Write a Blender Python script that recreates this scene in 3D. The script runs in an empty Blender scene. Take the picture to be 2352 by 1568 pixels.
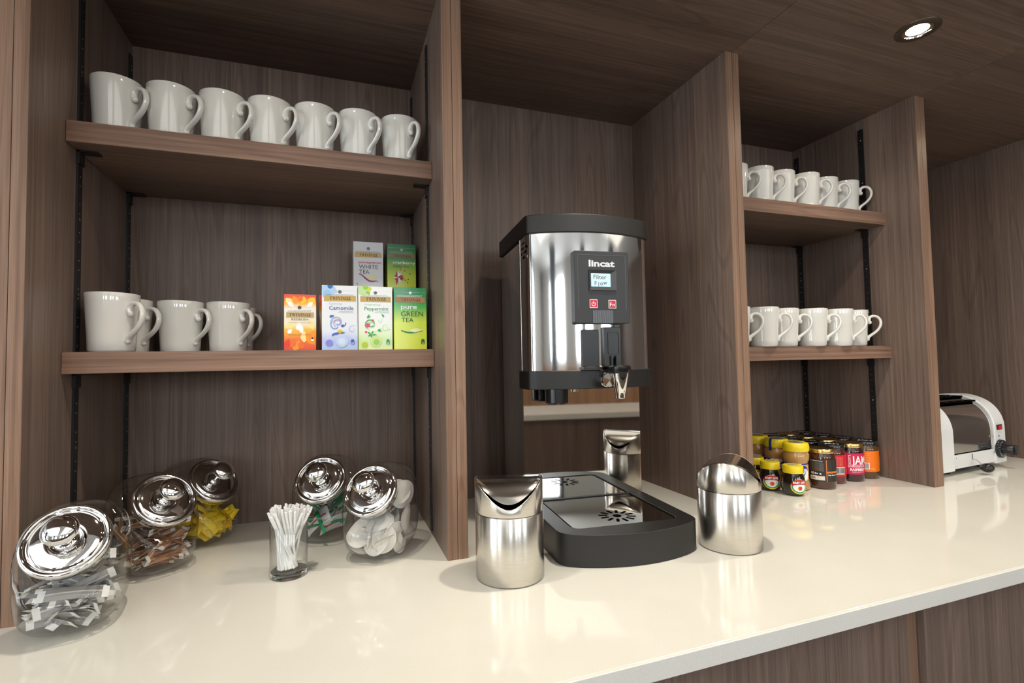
import bpy, bmesh, math, random
from mathutils import Vector, Matrix
random.seed(7)
PI = math.pi
sc = bpy.context.scene
COL = sc.collection

# ------------------------------------------------------------------ camera
yaw, pitch, roll = .3404, .0418, -.0185
F = Vector((math.sin(yaw)*math.cos(pitch), math.cos(yaw)*math.cos(pitch), math.sin(pitch)))
R0 = Vector((math.cos(yaw), -math.sin(yaw), 0)); U0 = R0.cross(F)
Rv = math.cos(roll)*R0 + math.sin(roll)*U0; Uv = -math.sin(roll)*R0 + math.cos(roll)*U0
cam_d = bpy.data.cameras.new('camera'); cam = bpy.data.objects.new('camera', cam_d); COL.objects.link(cam)
CAM = Vector((0, -.9246, .36))
m = Matrix((Rv, Uv, -F)).transposed().to_4x4(); m.translation = CAM
cam.matrix_world = m
cam_d.sensor_width = 36; cam_d.lens = 1157.98/2352*36; cam_d.clip_start = .02; cam_d.clip_end = 60
sc.camera = cam

# ------------------------------------------------------------------ world, view, big lights
w = bpy.data.worlds.new('sky'); sc.world = w; w.use_nodes = True
bg = w.node_tree.nodes['Background']; bg.inputs[0].default_value = (.72, .85, 1, 1); bg.inputs[1].default_value = 1.0
sc.view_settings.view_transform = 'Standard'; sc.view_settings.look = 'None'
sc.view_settings.gamma = 1; sc.view_settings.use_curve_mapping = False
sc.view_settings.exposure = 0.30
sc.cycles.use_denoising = True
sc.cycles.max_bounces = 10; sc.cycles.diffuse_bounces = 4; sc.cycles.glossy_bounces = 5
sc.cycles.transparent_max_bounces = 24; sc.cycles.transmission_bounces = 8
sc.cycles.caustics_reflective = False; sc.cycles.caustics_refractive = False
sc.cycles.sample_clamp_indirect = 6

# plan of the place (metres; x along the counter, y into the wall, z up from the worktop)
AL, A1, T, A2, A3, A4, D, H = -.4243, .1957, .0385, .8762, 1.5378, 2.221, .399, 1.0878
ZC, FL = 1.52, -.90           # room ceiling and floor
WX0, WX1, WY0 = -3.0, 5.0, -4.6
SOF = -.58                    # front edge of the wooden canopy

def area(name, loc, target, sx, sy, power, col, spread=PI):
    l = bpy.data.lights.new(name, 'AREA'); l.shape = 'RECTANGLE'; l.size = sx; l.size_y = sy
    l.energy = power; l.color = col; l.spread = spread
    o = bpy.data.objects.new(name, l); COL.objects.link(o); o.location = loc
    o.rotation_euler = (Vector(target)-Vector(loc)).to_track_quat('-Z', 'Y').to_euler()
    return o
DAY = (.90, .95, 1.0)
area('daylight_left_window', (WX0-.15, -1.9, .55), (0, -1.9, .4), 2.6, 1.7, 75, DAY)
area('daylight_front_window', (-1.3, WY0-.15, .87), (-1.3, 0, .3), 1.5, 1.05, 36, DAY)
area('daylight_front_window', (1.0, WY0-.15, .87), (1.0, 0, .3), 1.5, 1.05, 36, DAY)
area('daylight_front_window', (3.3, WY0-.15, .87), (3.3, 0, .3), 1.5, 1.05, 36, DAY)

# ------------------------------------------------------------------ materials
def nt(name):
    m = bpy.data.materials.new(name); m.use_nodes = True
    return m, m.node_tree, m.node_tree.nodes['Principled BSDF']
def P(name, col, rough=.5, metal=0, coat=0, emit=None, es=0, spec=.5, aniso=0):
    m, t, b = nt(name)
    b.inputs['Base Color'].default_value = (*col, 1); b.inputs['Roughness'].default_value = rough
    b.inputs['Metallic'].default_value = metal; b.inputs['Coat Weight'].default_value = coat
    b.inputs['Coat Roughness'].default_value = .05
    b.inputs['Specular IOR Level'].default_value = spec
    if emit: b.inputs['Emission Color'].default_value = (*emit, 1); b.inputs['Emission Strength'].default_value = es
    if aniso: b.inputs['Anisotropic'].default_value = aniso
    return m
def noise(t, scale, detail=3, vec=None, dist=0):
    n = t.nodes.new('ShaderNodeTexNoise'); n.inputs['Scale'].default_value = scale; n.inputs['Detail'].default_value = detail
    n.inputs['Distortion'].default_value = dist
    if vec: t.links.new(vec, n.inputs['Vector'])
    return n.outputs['Fac']
def ramp(t, fac, stops):
    r = t.nodes.new('ShaderNodeValToRGB'); t.links.new(fac, r.inputs[0])
    while len(r.color_ramp.elements) < len(stops): r.color_ramp.elements.new(.5)
    for e, (p, c) in zip(r.color_ramp.elements, stops): e.position = p; e.color = (*c, 1)
    return r.outputs[0]
def mixc(t, a, b, fac, mode='MIX'):
    n = t.nodes.new('ShaderNodeMix'); n.data_type = 'RGBA'; n.blend_type = mode
    if isinstance(fac, (int, float)): n.inputs[0].default_value = fac
    else: t.links.new(fac, n.inputs[0])
    for i, x in ((6, a), (7, b)):
        if isinstance(x, tuple): n.inputs[i].default_value = (*x, 1)
        else: t.links.new(x, n.inputs[i])
    return n.outputs[2]
def wood(name, axis, tint=(1, 1, 1), rough=.42, contrast=1.0):
    m, t, b = nt(name)
    tc = t.nodes.new('ShaderNodeTexCoord'); oi = t.nodes.new('ShaderNodeObjectInfo')
    add = t.nodes.new('ShaderNodeVectorMath'); add.operation = 'MULTIPLY_ADD'
    cmb = t.nodes.new('ShaderNodeCombineXYZ')
    for i in range(3): t.links.new(oi.outputs['Random'], cmb.inputs[i])
    t.links.new(cmb.outputs[0], add.inputs[0]); add.inputs[1].default_value = (7.3, 5.1, 9.7)
    t.links.new(tc.outputs['Object'], add.inputs[2])
    def mp(a, l):
        n = t.nodes.new('ShaderNodeMapping'); s = [a, a, a]; s[axis] = l
        n.inputs['Scale'].default_value = s; t.links.new(add.outputs[0], n.inputs['Vector']); return n.outputs[0]
    fine = noise(t, 1, 4, mp(520, 9)); med = noise(t, 1, 3, mp(120, 1.1), .15); big = noise(t, 1, 2, mp(16, .6), .4)
    cath = noise(t, 1, 1, mp(7, .45), .15)
    wv = t.nodes.new('ShaderNodeMath'); wv.operation = 'MULTIPLY'; wv.inputs[1].default_value = 95; t.links.new(cath, wv.inputs[0])
    sn = t.nodes.new('ShaderNodeMath'); sn.operation = 'SINE'; t.links.new(wv.outputs[0], sn.inputs[0])
    c = contrast
    base = ramp(t, med, [(.28, (.172/c, .121/c, .097/c)), (.5, (.214, .154, .126)), (.72, (.256*c, .190*c, .159*c))])
    k1 = ramp(t, fine, [(.32, (.80, .785, .77)), (.62, (1.05, 1.045, 1.04))])
    k2 = ramp(t, big, [(.3, (.84, .84, .86)), (.7, (1.14, 1.11, 1.07))])
    k3 = ramp(t, sn.outputs[0], [(0, (.93, .93, .93)), (.8, (1, 1, 1)), (1, (.82, .81, .80))])
    x = mixc(t, base, k1, 1, 'MULTIPLY'); x = mixc(t, x, k2, 1, 'MULTIPLY'); x = mixc(t, x, k3, 1, 'MULTIPLY')
    x = mixc(t, x, tint, 1, 'MULTIPLY')
    t.links.new(x, b.inputs['Base Color'])
    b.inputs['Roughness'].default_value = rough; b.inputs['Specular IOR Level'].default_value = .32
    bp = t.nodes.new('ShaderNodeBump'); bp.inputs['Strength'].default_value = .06; bp.inputs['Distance'].default_value = .0006
    t.links.new(fine, bp.inputs['Height']); t.links.new(bp.outputs[0], b.inputs['Normal'])
    return m
def quartz(name, col, rough):
    m, t, b = nt(name)
    tc = t.nodes.new('ShaderNodeTexCoord')
    n = noise(t, 900, 2, tc.outputs['Object']); n2 = noise(t, 5, 3, tc.outputs['Object'])
    x = ramp(t, n, [(.3, tuple(.93*c for c in col)), (.6, col), (.8, tuple(min(1, 1.04*c) for c in col))])
    x = mixc(t, x, ramp(t, n2, [(.3, (.96, .96, .95)), (.7, (1.02, 1.02, 1.03))]), 1, 'MULTIPLY')
    t.links.new(x, b.inputs['Base Color']); b.inputs['Roughness'].default_value = rough; b.inputs['Specular IOR Level'].default_value = .36
    return m
def thin_glass(name, tint=(.985, .99, .985), f0=1.45, edge=.70):
    m, t, b = nt(name); t.nodes.remove(b); out = t.nodes['Material Output']
    tr = t.nodes.new('ShaderNodeBsdfTransparent'); gl = t.nodes.new('ShaderNodeBsdfGlossy'); gl.inputs['Roughness'].default_value = .02
    lw = t.nodes.new('ShaderNodeLayerWeight'); lw.inputs['Blend'].default_value = .5
    c = ramp(t, lw.outputs['Facing'], [(0, tint), (.8, tuple(x*.985 for x in tint)), (1, tuple(x*edge for x in tint))])
    t.links.new(c, tr.inputs[0])
    pw = t.nodes.new('ShaderNodeMath'); pw.operation = 'POWER'; pw.inputs[1].default_value = 3.2; t.links.new(lw.outputs['Facing'], pw.inputs[0])
    ma = t.nodes.new('ShaderNodeMath'); ma.operation = 'MULTIPLY_ADD'; ma.inputs[1].default_value = .8; ma.inputs[2].default_value = .048; t.links.new(pw.outputs[0], ma.inputs[0])
    mx = t.nodes.new('ShaderNodeMixShader'); t.links.new(ma.outputs[0], mx.inputs[0])
    t.links.new(tr.outputs[0], mx.inputs[1]); t.links.new(gl.outputs[0], mx.inputs[2]); t.links.new(mx.outputs[0], out.inputs[0])
    return m
def brushed(name):
    m, t, b = nt(name)
    tc = t.nodes.new('ShaderNodeTexCoord'); mp = t.nodes.new('ShaderNodeMapping'); mp.inputs['Scale'].default_value = (30, 30, 1400)
    t.links.new(tc.outputs['Object'], mp.inputs[0]); n = noise(t, 1, 3, mp.outputs[0])
    t.links.new(ramp(t, n, [(.3, (.66, .635, .59)), (.7, (.74, .715, .67))]), b.inputs['Base Color'])
    b.inputs['Metallic'].default_value = 1; b.inputs['Roughness'].default_value = .27; b.inputs['Anisotropic'].default_value = .8; b.inputs['Anisotropic Rotation'].default_value = .25
    tg = t.nodes.new('ShaderNodeTangent'); tg.direction_type = 'RADIAL'; tg.axis = 'Z'; t.links.new(tg.outputs[0], b.inputs['Tangent'])
    bp = t.nodes.new('ShaderNodeBump'); bp.inputs['Strength'].default_value = .03; bp.inputs['Distance'].default_value = .0003
    t.links.new(n, bp.inputs['Height']); t.links.new(bp.outputs[0], b.inputs['Normal'])
    return m
def plastic_grain(name, col, rough):
    m, t, b = nt(name); tc = t.nodes.new('ShaderNodeTexCoord')
    n = noise(t, 1600, 2, tc.outputs['Object'])
    b.inputs['Base Color'].default_value = (*col, 1); b.inputs['Roughness'].default_value = rough
    bp = t.nodes.new('ShaderNodeBump'); bp.inputs['Strength'].default_value = .25; bp.inputs['Distance'].default_value = .0004
    t.links.new(n, bp.inputs['Height']); t.links.new(bp.outputs[0], b.inputs['Normal'])
    return m
def zgrad(name, stops, h, rough=.35, blobs=None):
    """card printed with a vertical colour gradient (object z from 0 to h)"""
    m, t, b = nt(name); tc = t.nodes.new('ShaderNodeTexCoord'); sx = t.nodes.new('ShaderNodeSeparateXYZ')
    t.links.new(tc.outputs['Object'], sx.inputs[0])
    mr = t.nodes.new('ShaderNodeMapRange'); mr.inputs[2].default_value = h; t.links.new(sx.outputs[2], mr.inputs[0])
    fac = mr.outputs[0]
    if blobs:
        n = noise(t, blobs[0], 2, tc.outputs['Object'])
        a = t.nodes.new('ShaderNodeMath'); a.operation = 'MULTIPLY_ADD'; a.inputs[1].default_value = blobs[1]; a.inputs[2].default_value = -blobs[1]/2
        t.links.new(n, a.inputs[0]); s = t.nodes.new('ShaderNodeMath'); t.links.new(a.outputs[0], s.inputs[0]); t.links.new(fac, s.inputs[1]); fac = s.outputs[0]
    t.links.new(ramp(t, fac, stops), b.inputs['Base Color']); b.inputs['Roughness'].default_value = rough
    b.inputs['Coat Weight'].default_value = .35; b.inputs['Coat Roughness'].default_value = .08
    return m

WV = wood('walnut_vertical', 2); WH = wood('walnut_lengthwise', 0)
WEV = wood('edge_band_vertical', 2, (1.46, 1.25, 1.04), .40, 1.0); WEH = wood('edge_band_lengthwise', 0, (1.32, 1.10, .95), .40, 1.05)
QZ = quartz('cream_quartz', (.82, .79, .705), .06); QZE = quartz('cream_quartz_edge', (.84, .82, .76), .35)
CER = P('white_glazed_china', (.76, .745, .70), .10, coat=1)
CHR = P('polished_chrome', (.80, .80, .80), .035, 1); STL = P('polished_steel', (.72, .71, .69), .075, 1)
MIR = P('mirror_steel', (.70, .68, .65), .03, 1); BRU = brushed('brushed_steel')
LIDS = P('satin_steel_lid', (.62, .60, .56), .16, 1)
BLK = plastic_grain('black_textured_plastic', (.014, .013, .0125), .42); BLKS = P('black_smooth_plastic', (.012, .012, .013), .25)
DKG = P('charcoal_panel', (.024, .024, .026), .45); RAIL = P('black_metal_rail', (.012, .011, .012), .45)
SLOT = P('bare_metal_glint', (.55, .52, .48), .3, 1); BZ = P('dull_bronze_glint', (.12, .10, .08), .5, .8)
VOID = P('dark_hole', (.004, .004, .004), .8, spec=0)
GLS = thin_glass('clear_jar_glass'); GLT = thin_glass('clear_tumbler_glass', (.985, .99, .987), 1.4, .6)
GBASE = P('thick_glass_base', (.97, .98, .975), .02); GBASE.node_tree.nodes['Principled BSDF'].inputs['Transmission Weight'].default_value = 1
WHP = P('white_paper', (.88, .87, .86), .6); WHT = P('white_enamel', (.80, .80, .80), .25, coat=.4)
PAINT = P('white_wall_paint', (.78, .77, .74), .8); CEILM = P('white_ceiling_paint', (.86, .85, .83), .85)
CAR = P('dark_floor_tile', (.16, .13, .11), .45)

# ------------------------------------------------------------------ mesh helpers
class MB:
    def __init__(s): s.v = []; s.f = []; s.m = []; s.mats = []
    def mi(s, mat):
        if mat not in s.mats: s.mats.append(mat)
        return s.mats.index(mat)
    def add(s, vs, fs, mat):
        o = len(s.v); s.v += [tuple(v) for v in vs]; i = s.mi(mat)
        for f in fs: s.f.append(tuple(o+k for k in f)); s.m.append(i)
        return s
    def box(s, x0, y0, z0, x1, y1, z1, mat):
        vs = [(x, y, z) for z in (z0, z1) for y in (y0, y1) for x in (x0, x1)]
        return s.add(vs, [(0, 2, 3, 1), (4, 5, 7, 6), (0, 1, 5, 4), (2, 6, 7, 3), (0, 4, 6, 2), (1, 3, 7, 5)], mat)
    def lathe(s, prof, mat, n=48, M=None, cap=True):
        M = M or Matrix(); vs = []; fs = []
        for r, z in prof:
            for k in range(n):
                a = 2*PI*k/n; vs.append(M @ Vector((r*math.cos(a), r*math.sin(a), z)))
        for i in range(len(prof)-1):
            for k in range(n):
                a, b = i*n+k, i*n+(k+1) % n; fs.append((a, b, b+n, a+n))
        if cap:
            if prof[0][0] > 1e-5: fs.append(tuple(reversed(range(n))))
            if prof[-1][0] > 1e-5: fs.append(tuple(range((len(prof)-1)*n, len(prof)*n)))
        return s.add(vs, fs, mat)
    def prism(s, poly, z0, z1, mat, M=None):
        M = M or Matrix(); n = len(poly)
        vs = [M @ Vector((x, y, z0)) for x, y in poly]+[M @ Vector((x, y, z1)) for x, y in poly]
        return s.add(vs, [tuple(reversed(range(n))), tuple(range(n, 2*n))]+[(k, (k+1) % n, (k+1) % n+n, k+n) for k in range(n)], mat)
    def ring(s, outer, inner, z0, z1, mat, c=(0, 0), n=96):
        def rs(poly):
            out = []
            for k in range(n):
                a = 2*PI*k/n; dx, dy = math.cos(a), math.sin(a); best = None
                for i in range(len(poly)):
                    x1, y1 = poly[i][0]-c[0], poly[i][1]-c[1]; x2, y2 = poly[(i+1) % len(poly)][0]-c[0], poly[(i+1) % len(poly)][1]-c[1]
                    den = dx*(y2-y1)-dy*(x2-x1)
                    if abs(den) < 1e-12: continue
                    tt = (x1*(y2-y1)-y1*(x2-x1))/den; u = (x1*dy-y1*dx)/den
                    if tt > 0 and -1e-6 <= u <= 1+1e-6 and (best is None or tt > best): best = tt
                out.append((c[0]+dx*best, c[1]+dy*best))
            return out
        o, i = rs(outer), rs(inner); vs = []
        for p in (o, i):
            for z in (z0, z1): vs += [(x, y, z) for x, y in p]
        fs = []
        for k in range(n):
            q = (k+1) % n
            fs += [(k, q, q+n, k+n), (n+k, n+q, 3*n+q, 3*n+k), (2*n+q, 2*n+k, 3*n+k, 3*n+q), (q, k, 2*n+k, 2*n+q)]
        return s.add(vs, fs, mat)
    def tube(s, pts, rad, mat, n=12, flat=None, up=Vector((0, 0, 1))):
        pts = [Vector(p) for p in pts]; vs = []; fs = []
        for i, p in enumerate(pts):
            d = (pts[min(i+1, len(pts)-1)]-pts[max(i-1, 0)]).normalized()
            a = d.cross(up)
            a = a.normalized() if a.length > 1e-4 else d.cross(Vector((1, 0, 0))).normalized()
            b = d.cross(a).normalized(); r = rad[i] if isinstance(rad, (list, tuple)) else rad
            ra, rb = (r, r) if not flat else (r*flat[0], r*flat[1])
            for k in range(n):
                t = 2*PI*k/n; vs.append(p+a*ra*math.cos(t)+b*rb*math.sin(t))
        for i in range(len(pts)-1):
            for k in range(n):
                x, y = i*n+k, i*n+(k+1) % n; fs.append((x, y, y+n, x+n))
        fs += [tuple(reversed(range(n))), tuple(range((len(pts)-1)*n, len(pts)*n))]
        return s.add(vs, fs, mat)
    def ball(s, c, r, mat, n=16, sc_=(1, 1, 1)):
        prof = [(max(1e-6, r*math.sin(PI*i/10)), -r*math.cos(PI*i/10)) for i in range(11)]
        return s.lathe(prof, mat, n, Matrix.Translation(c) @ Matrix.Diagonal((*sc_, 1)), cap=False)
    def obj(s, name, parent=None, smooth=True, bevel=0, seg=2, ang=35, loc=None):
        me = bpy.data.meshes.new(name); me.from_pydata(s.v, [], s.f)
        for mt in s.mats: me.materials.append(mt)
        me.polygons.foreach_set('material_index', s.m)
        bm = bmesh.new(); bm.from_mesh(me); bmesh.ops.recalc_face_normals(bm, faces=bm.faces); bm.to_mesh(me); bm.free()
        me.polygons.foreach_set('use_smooth', [smooth]*len(me.polygons))
        if smooth: me.set_sharp_from_angle(angle=math.radians(ang))
        me.update()
        o = bpy.data.objects.new(name, me); COL.objects.link(o)
        if parent: o.parent = parent
        if loc: o.location = loc
        if bevel:
            b = o.modifiers.new('bevel', 'BEVEL'); b.width = bevel; b.segments = seg; b.limit_method = 'ANGLE'; b.angle_limit = math.radians(40)
        return o
def thing(name, label, cat, loc=(0, 0, 0), rz=0, group=None):
    o = bpy.data.objects.new(name, None); COL.objects.link(o); o.empty_display_size = .02
    o.location = loc; o.rotation_euler = (0, 0, rz); return tag(o, label, cat, group)
def tag(o, label, cat, group=None):
    o['label'] = label; o['category'] = cat
    if group: o['group'] = group
    return o
def struct(o): o['kind'] = 'structure'; return o
def dup(root, loc, rz=0, label=None, group=None, rot=None):
    r = root.copy(); COL.objects.link(r); r.location = loc
    r.rotation_euler = rot if rot else (0, 0, rz)
    if label: r['label'] = label
    if group: r['group'] = group
    for ch in list(root.children):
        c = ch.copy(); COL.objects.link(c); c.parent = r
        for g in list(ch.children):
            d = g.copy(); COL.objects.link(d); d.parent = c
    return r
def rrect(x0, y0, x1, y1, r, n=6):
    out = []
    for cx, cy, a0 in ((x1-r, y1-r, 0), (x0+r, y1-r, 90), (x0+r, y0+r, 180), (x1-r, y0+r, 270)):
        for k in range(n+1):
            a = math.radians(a0+90*k/n); out.append((cx+r*math.cos(a), cy+r*math.sin(a)))
    return out

# ---- flat print: polygons in (u, v), mapped onto a surface just proud of it
_tc = {}
def text2d(s, bold=0.0):
    key = (s, bold)
    if key not in _tc:
        cu = bpy.data.curves.new('lettering', 'FONT'); cu.body = s; cu.size = 1; cu.offset = bold; cu.resolution_u = 2; cu.fill_mode = 'BOTH'
        o = bpy.data.objects.new('lettering', cu); COL.objects.link(o)
        dg = bpy.context.evaluated_depsgraph_get(); me = bpy.data.meshes.new_from_object(o.evaluated_get(dg))
        vs = [(v.co.x, v.co.y) for v in me.vertices]; fs = [tuple(p.vertices) for p in me.polygons]
        bpy.data.objects.remove(o); bpy.data.curves.remove(cu); bpy.data.meshes.remove(me)
        x0 = min(v[0] for v in vs); x1 = max(v[0] for v in vs)
        _tc[key] = ([(x-x0, y) for x, y in vs], fs, x1-x0)
    return _tc[key]
_SER = None
def serif(word):
    """high-contrast serif capitals, cap height 1: polygons list, width"""
    out = []; x = 0
    def q(*p): out.append([(x+a, b) for a, b in p])
    def slab(a, b, y0=0): q((a, y0), (b, y0), (b, y0+.06), (a, y0+.06))
    for ch in word:
        if ch == 'T': q((.3, .03), (.47, .03), (.47, .97), (.3, .97)); slab(.2, .57); slab(.02, .75, .94); q((.02, .96), (.02, .72), (.1, .94)); q((.75, .96), (.67, .94), (.75, .72)); w_ = .80
        elif ch == 'I': q((.1, .03), (.27, .03), (.27, .97), (.1, .97)); slab(.0, .37); slab(.0, .37, .94); w_ = .43
        elif ch == 'N': q((.1, .03), (.15, .03), (.15, .97), (.1, .97)); q((.62, 0), (.67, 0), (.67, .97), (.62, .97)); q((.08, .97), (.26, .97), (.67, 0), (.5, 0)); slab(0, .26); slab(0, .2, .94); slab(.52, .77, .94); w_ = .83
        elif ch == 'W':
            q((.06, .97), (.23, .97), (.42, 0), (.3, 0)); q((.34, 0), (.40, 0), (.56, .97), (.50, .97)); q((.42, .97), (.59, .97), (.78, 0), (.66, 0)); q((.70, 0), (.76, 0), (.95, .97), (.90, .97))
            slab(0, .3, .94); slab(.36, .64, .94); slab(.82, 1.03, .94); w_ = 1.07
        else:
            vs, fs, wd = text2d(ch, .02); k = 1/.73
            for f in fs: out.append([(x+vs[i][0]*k*.92, vs[i][1]*k) for i in f])
            w_ = wd*k*.92+.09
        x += w_
    return out, x
class Print:
    def __init__(s, W, Hh): s.W, s.H, s.p = W, Hh, []; s.lay = 0
    def poly(s, pts, mat, up=True):
        if up: s.lay += 1
        s.p.append((pts, mat, s.lay)); return s
    def rect(s, u0, v0, u1, v1, mat, n=1):
        s.lay += 1
        for k in range(n):
            a, b = u0+(u1-u0)*k/n, u0+(u1-u0)*(k+1)/n; s.p.append(([(a, v0), (b, v0), (b, v1), (a, v1)], mat, s.lay))
        return s
    def text(s, st, u, v, cap, mat, bold=0, width=None, rot=False, center=False):
        """u, v: left foot of the text in face fractions; cap: capital height as a fraction of the face height"""
        vs, fs, wd = text2d(st, bold); k = cap*s.H/.73; kx = k if width is None else width*s.W/max(wd, 1e-6)
        s.lay += 1; off = (-wd*kx/2) if center else 0
        for f in fs:
            if rot: s.p.append(([(u-vs[i][1]*k/s.W, v+(vs[i][0]*kx+off)/s.H) for i in f], mat, s.lay))
            else: s.p.append(([(u+(vs[i][0]*kx+off)/s.W, v+vs[i][1]*k/s.H) for i in f], mat, s.lay))
        return s
    def ser(s, st, u0, u1, v, cap, mat):
        ps, wd = serif(st); kx = (u1-u0)/wd; s.lay += 1
        for p in ps: s.p.append(([(u0+a*kx, v+b*cap) for a, b in p], mat, s.lay))
        return s
    def disc(s, u, v, r, mat, ry=None, n=20, a0=0, a1=2*PI, rin=0):
        ry = ry or r*s.W/s.H; s.lay += 1
        if rin <= 0: s.p.append(([(u+r*math.cos(a0+(a1-a0)*k/n), v+ry*math.sin(a0+(a1-a0)*k/n)) for k in range(n if a1-a0 > 6.28 else n+1)], mat, s.lay))
        else:
            for k in range(n):
                a, b = a0+(a1-a0)*k/n, a0+(a1-a0)*(k+1)/n
                s.p.append(([(u+r*math.cos(a), v+ry*math.sin(a)), (u+r*math.cos(b), v+ry*math.sin(b)), (u+r*rin*math.cos(b), v+ry*rin*math.sin(b)), (u+r*rin*math.cos(a), v+ry*rin*math.sin(a))], mat, s.lay))
        return s
    def petal(s, u, v, L, wd, ang, mat):
        s.lay += 1; pts = []; k = s.W/s.H
        for i in range(9):
            t = min(i/8, .9999); pts.append((t*L, wd*math.sin(PI*t**.8)**1.25*.5))
        for i in range(7, 0, -1):
            t = i/8; pts.append((t*L, -wd*math.sin(PI*t**.8)**1.25*.5))
        c, sn = math.cos(ang), math.sin(ang)
        s.p.append(([(u+x*c-y*sn, v+(x*sn+y*c)*k) for x, y in pts], mat, s.lay)); return s
    def stroke(s, pts, wd, mat):
        s.lay += 1; n = len(pts); k = s.W/s.H; L = []; R = []
        for i in range(n):
            a, b = pts[max(i-1, 0)], pts[min(i+1, n-1)]; dx, dy = b[0]-a[0], (b[1]-a[1])/k; d = math.hypot(dx, dy) or 1
            t = i/(n-1); h = wd*(.25+.75*math.sin(PI*min(1, t*1.0+.05)))/2
            L.append((pts[i][0]-dy/d*h, pts[i][1]+dx/d*h*k)); R.append((pts[i][0]+dy/d*h, pts[i][1]-dx/d*h*k))
        for i in range(n-1): s.p.append(([L[i], L[i+1], R[i+1], R[i]], mat, s.lay))
        return s
    def swirl(s, u, v, r, mat, wd=.02, turns=1.2, a0=0, sgn=1):
        pts = [(u+r*(1-.75*t/24)*math.cos(a0+sgn*turns*2*PI*t/24), v+r*(1-.75*t/24)*math.sin(a0+sgn*turns*2*PI*t/24)*s.W/s.H) for t in range(25)]
        return s.stroke(pts, wd, mat)
    def obj(s, name, parent, fn, step=.000012, strip=0):
        b = MB()
        q_ = []
        for pts, mat, lay in s.p:
            u0, u1 = min(p[0] for p in pts), max(p[0] for p in pts)
            if strip and math.floor(u0/strip+1e-6) < math.ceil(u1/strip-1e-6)-1:
                for k in range(math.floor(u0/strip+1e-6), math.ceil(u1/strip-1e-6)):
                    c = pts
                    for lim, sg in ((k*strip, 1), ((k+1)*strip, -1)):
                        o_ = []
                        for i in range(len(c)):
                            a, b_ = c[i-1], c[i]; da, db = sg*(a[0]-lim), sg*(b_[0]-lim)
                            if (da >= 0) != (db >= 0): f = da/(da-db); o_.append((a[0]+f*(b_[0]-a[0]), a[1]+f*(b_[1]-a[1])))
                            if db >= 0: o_.append(b_)
                        c = o_
                        if len(c) < 3: break
                    if len(c) >= 3: q_.append((c, mat, lay))
            else: q_.append((pts, mat, lay))
        for pts, mat, lay in q_:
            pts = [(min(1, max(0, a)), min(1, max(0, c))) for a, c in pts]
            b.add([fn(a*s.W, c*s.H, .00008+lay*step) for a, c in pts], [tuple(range(len(pts)))], mat)
        me = bpy.data.meshes.new(name); me.from_pydata(b.v, [], b.f)
        for mt in b.mats: me.materials.append(mt)
        me.polygons.foreach_set('material_index', b.m); me.update()
        o = bpy.data.objects.new(name, me); COL.objects.link(o); o.parent = parent
        return o
_ink = {}
def ink(r, g, b, rough=.4):
    """sRGB 0-255 to a flat print colour"""
    k = (r, g, b)
    if k not in _ink:
        l = tuple(((c/255)/12.92 if c/255 <= .04045 else ((c/255+.055)/1.055)**2.4) for c in (r, g, b))
        _ink[k] = P('print_%02x%02x%02x' % k, l, rough)
    return _ink[k]

# ------------------------------------------------------------------ room shell
def room():
    struct(MB().box(WX0, WY0, FL-.05, WX1, .5, FL, CAR).obj('floor', smooth=False))
    struct(MB().box(WX0, WY0, ZC, WX1, .5, ZC+.05, CEILM).obj('ceiling', smooth=False))
    struct(MB().box(WX0, .425, FL, WX1, .5, ZC, PAINT).obj('wall_back', smooth=False))
    struct(MB().box(WX1, WY0, FL, WX1+.1, .5, ZC, WV).obj('wall_right', smooth=False))
    # left wall with its window opening
    b = MB(); y0, y1, z0, z1 = -3.2, -.6, -.3, 1.4
    b.box(WX0-.1, WY0, FL, WX0, y0, ZC, PAINT); b.box(WX0-.1, y1, FL, WX0, .5, ZC, PAINT)
    b.box(WX0-.1, y0, FL, WX0, y1, z0, PAINT); b.box(WX0-.1, y0, z1, WX0, y1, ZC, PAINT)
    struct(b.obj('wall_left', smooth=False))
    fr = MB()
    for y in (y0, -2.33, -1.47, y1-.05): fr.box(WX0-.07, y, z0, WX0-.02, y+.05, z1, BLKS)
    for z in (z0, z1-.05): fr.box(WX0-.07, y0, z, WX0-.02, y1, z+.05, BLKS)
    wo = struct(fr.obj('window_1', smooth=False))
    MB().box(WX0-.047, y0, z0, WX0-.043, y1, z1, GLS).obj('pane', wo, smooth=False)
    # wall opposite the counter with three windows
    b = MB(); xs = [-1.3, 1.0, 3.3]; hw = .75; z0, z1 = .35, 1.38
    ed = [WX0]+[e for x in xs for e in (x-hw, x+hw)]+[WX1]
    for i in range(0, len(ed), 2): b.box(ed[i], WY0-.1, FL, ed[i+1], WY0, ZC, PAINT)
    for x in xs: b.box(x-hw, WY0-.1, FL, x+hw, WY0, z0, PAINT); b.box(x-hw, WY0-.1, z1, x+hw, WY0, ZC, PAINT)
    struct(b.obj('wall_front', smooth=False))
    for i, x in enumerate(xs):
        fr = MB()
        for xx in (x-hw, x-.025, x+hw-.05): fr.box(xx, WY0-.07, z0, xx+.05, WY0-.02, z1, BLKS)
        for z in (z0, z1-.05): fr.box(x-hw, WY0-.07, z, x+hw, WY0-.02, z+.05, BLKS)
        wo = struct(fr.obj('window_%d' % (i+2), smooth=False))
        MB().box(x-hw, WY0-.047, z0, x+hw, WY0-.043, z1, GLS).obj('pane', wo, smooth=False)
room()
OAK = wood('warm_reflection_oak', 2, (3.2, 2.5, 1.7), .45)
struct(MB().box(WX0+.01, WY0+.001, FL, WX1-.01, WY0+.02, .30, OAK).obj('reflection_trim_1', smooth=False))  # wall panelling added to warm what the splash panel mirrors
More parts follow.
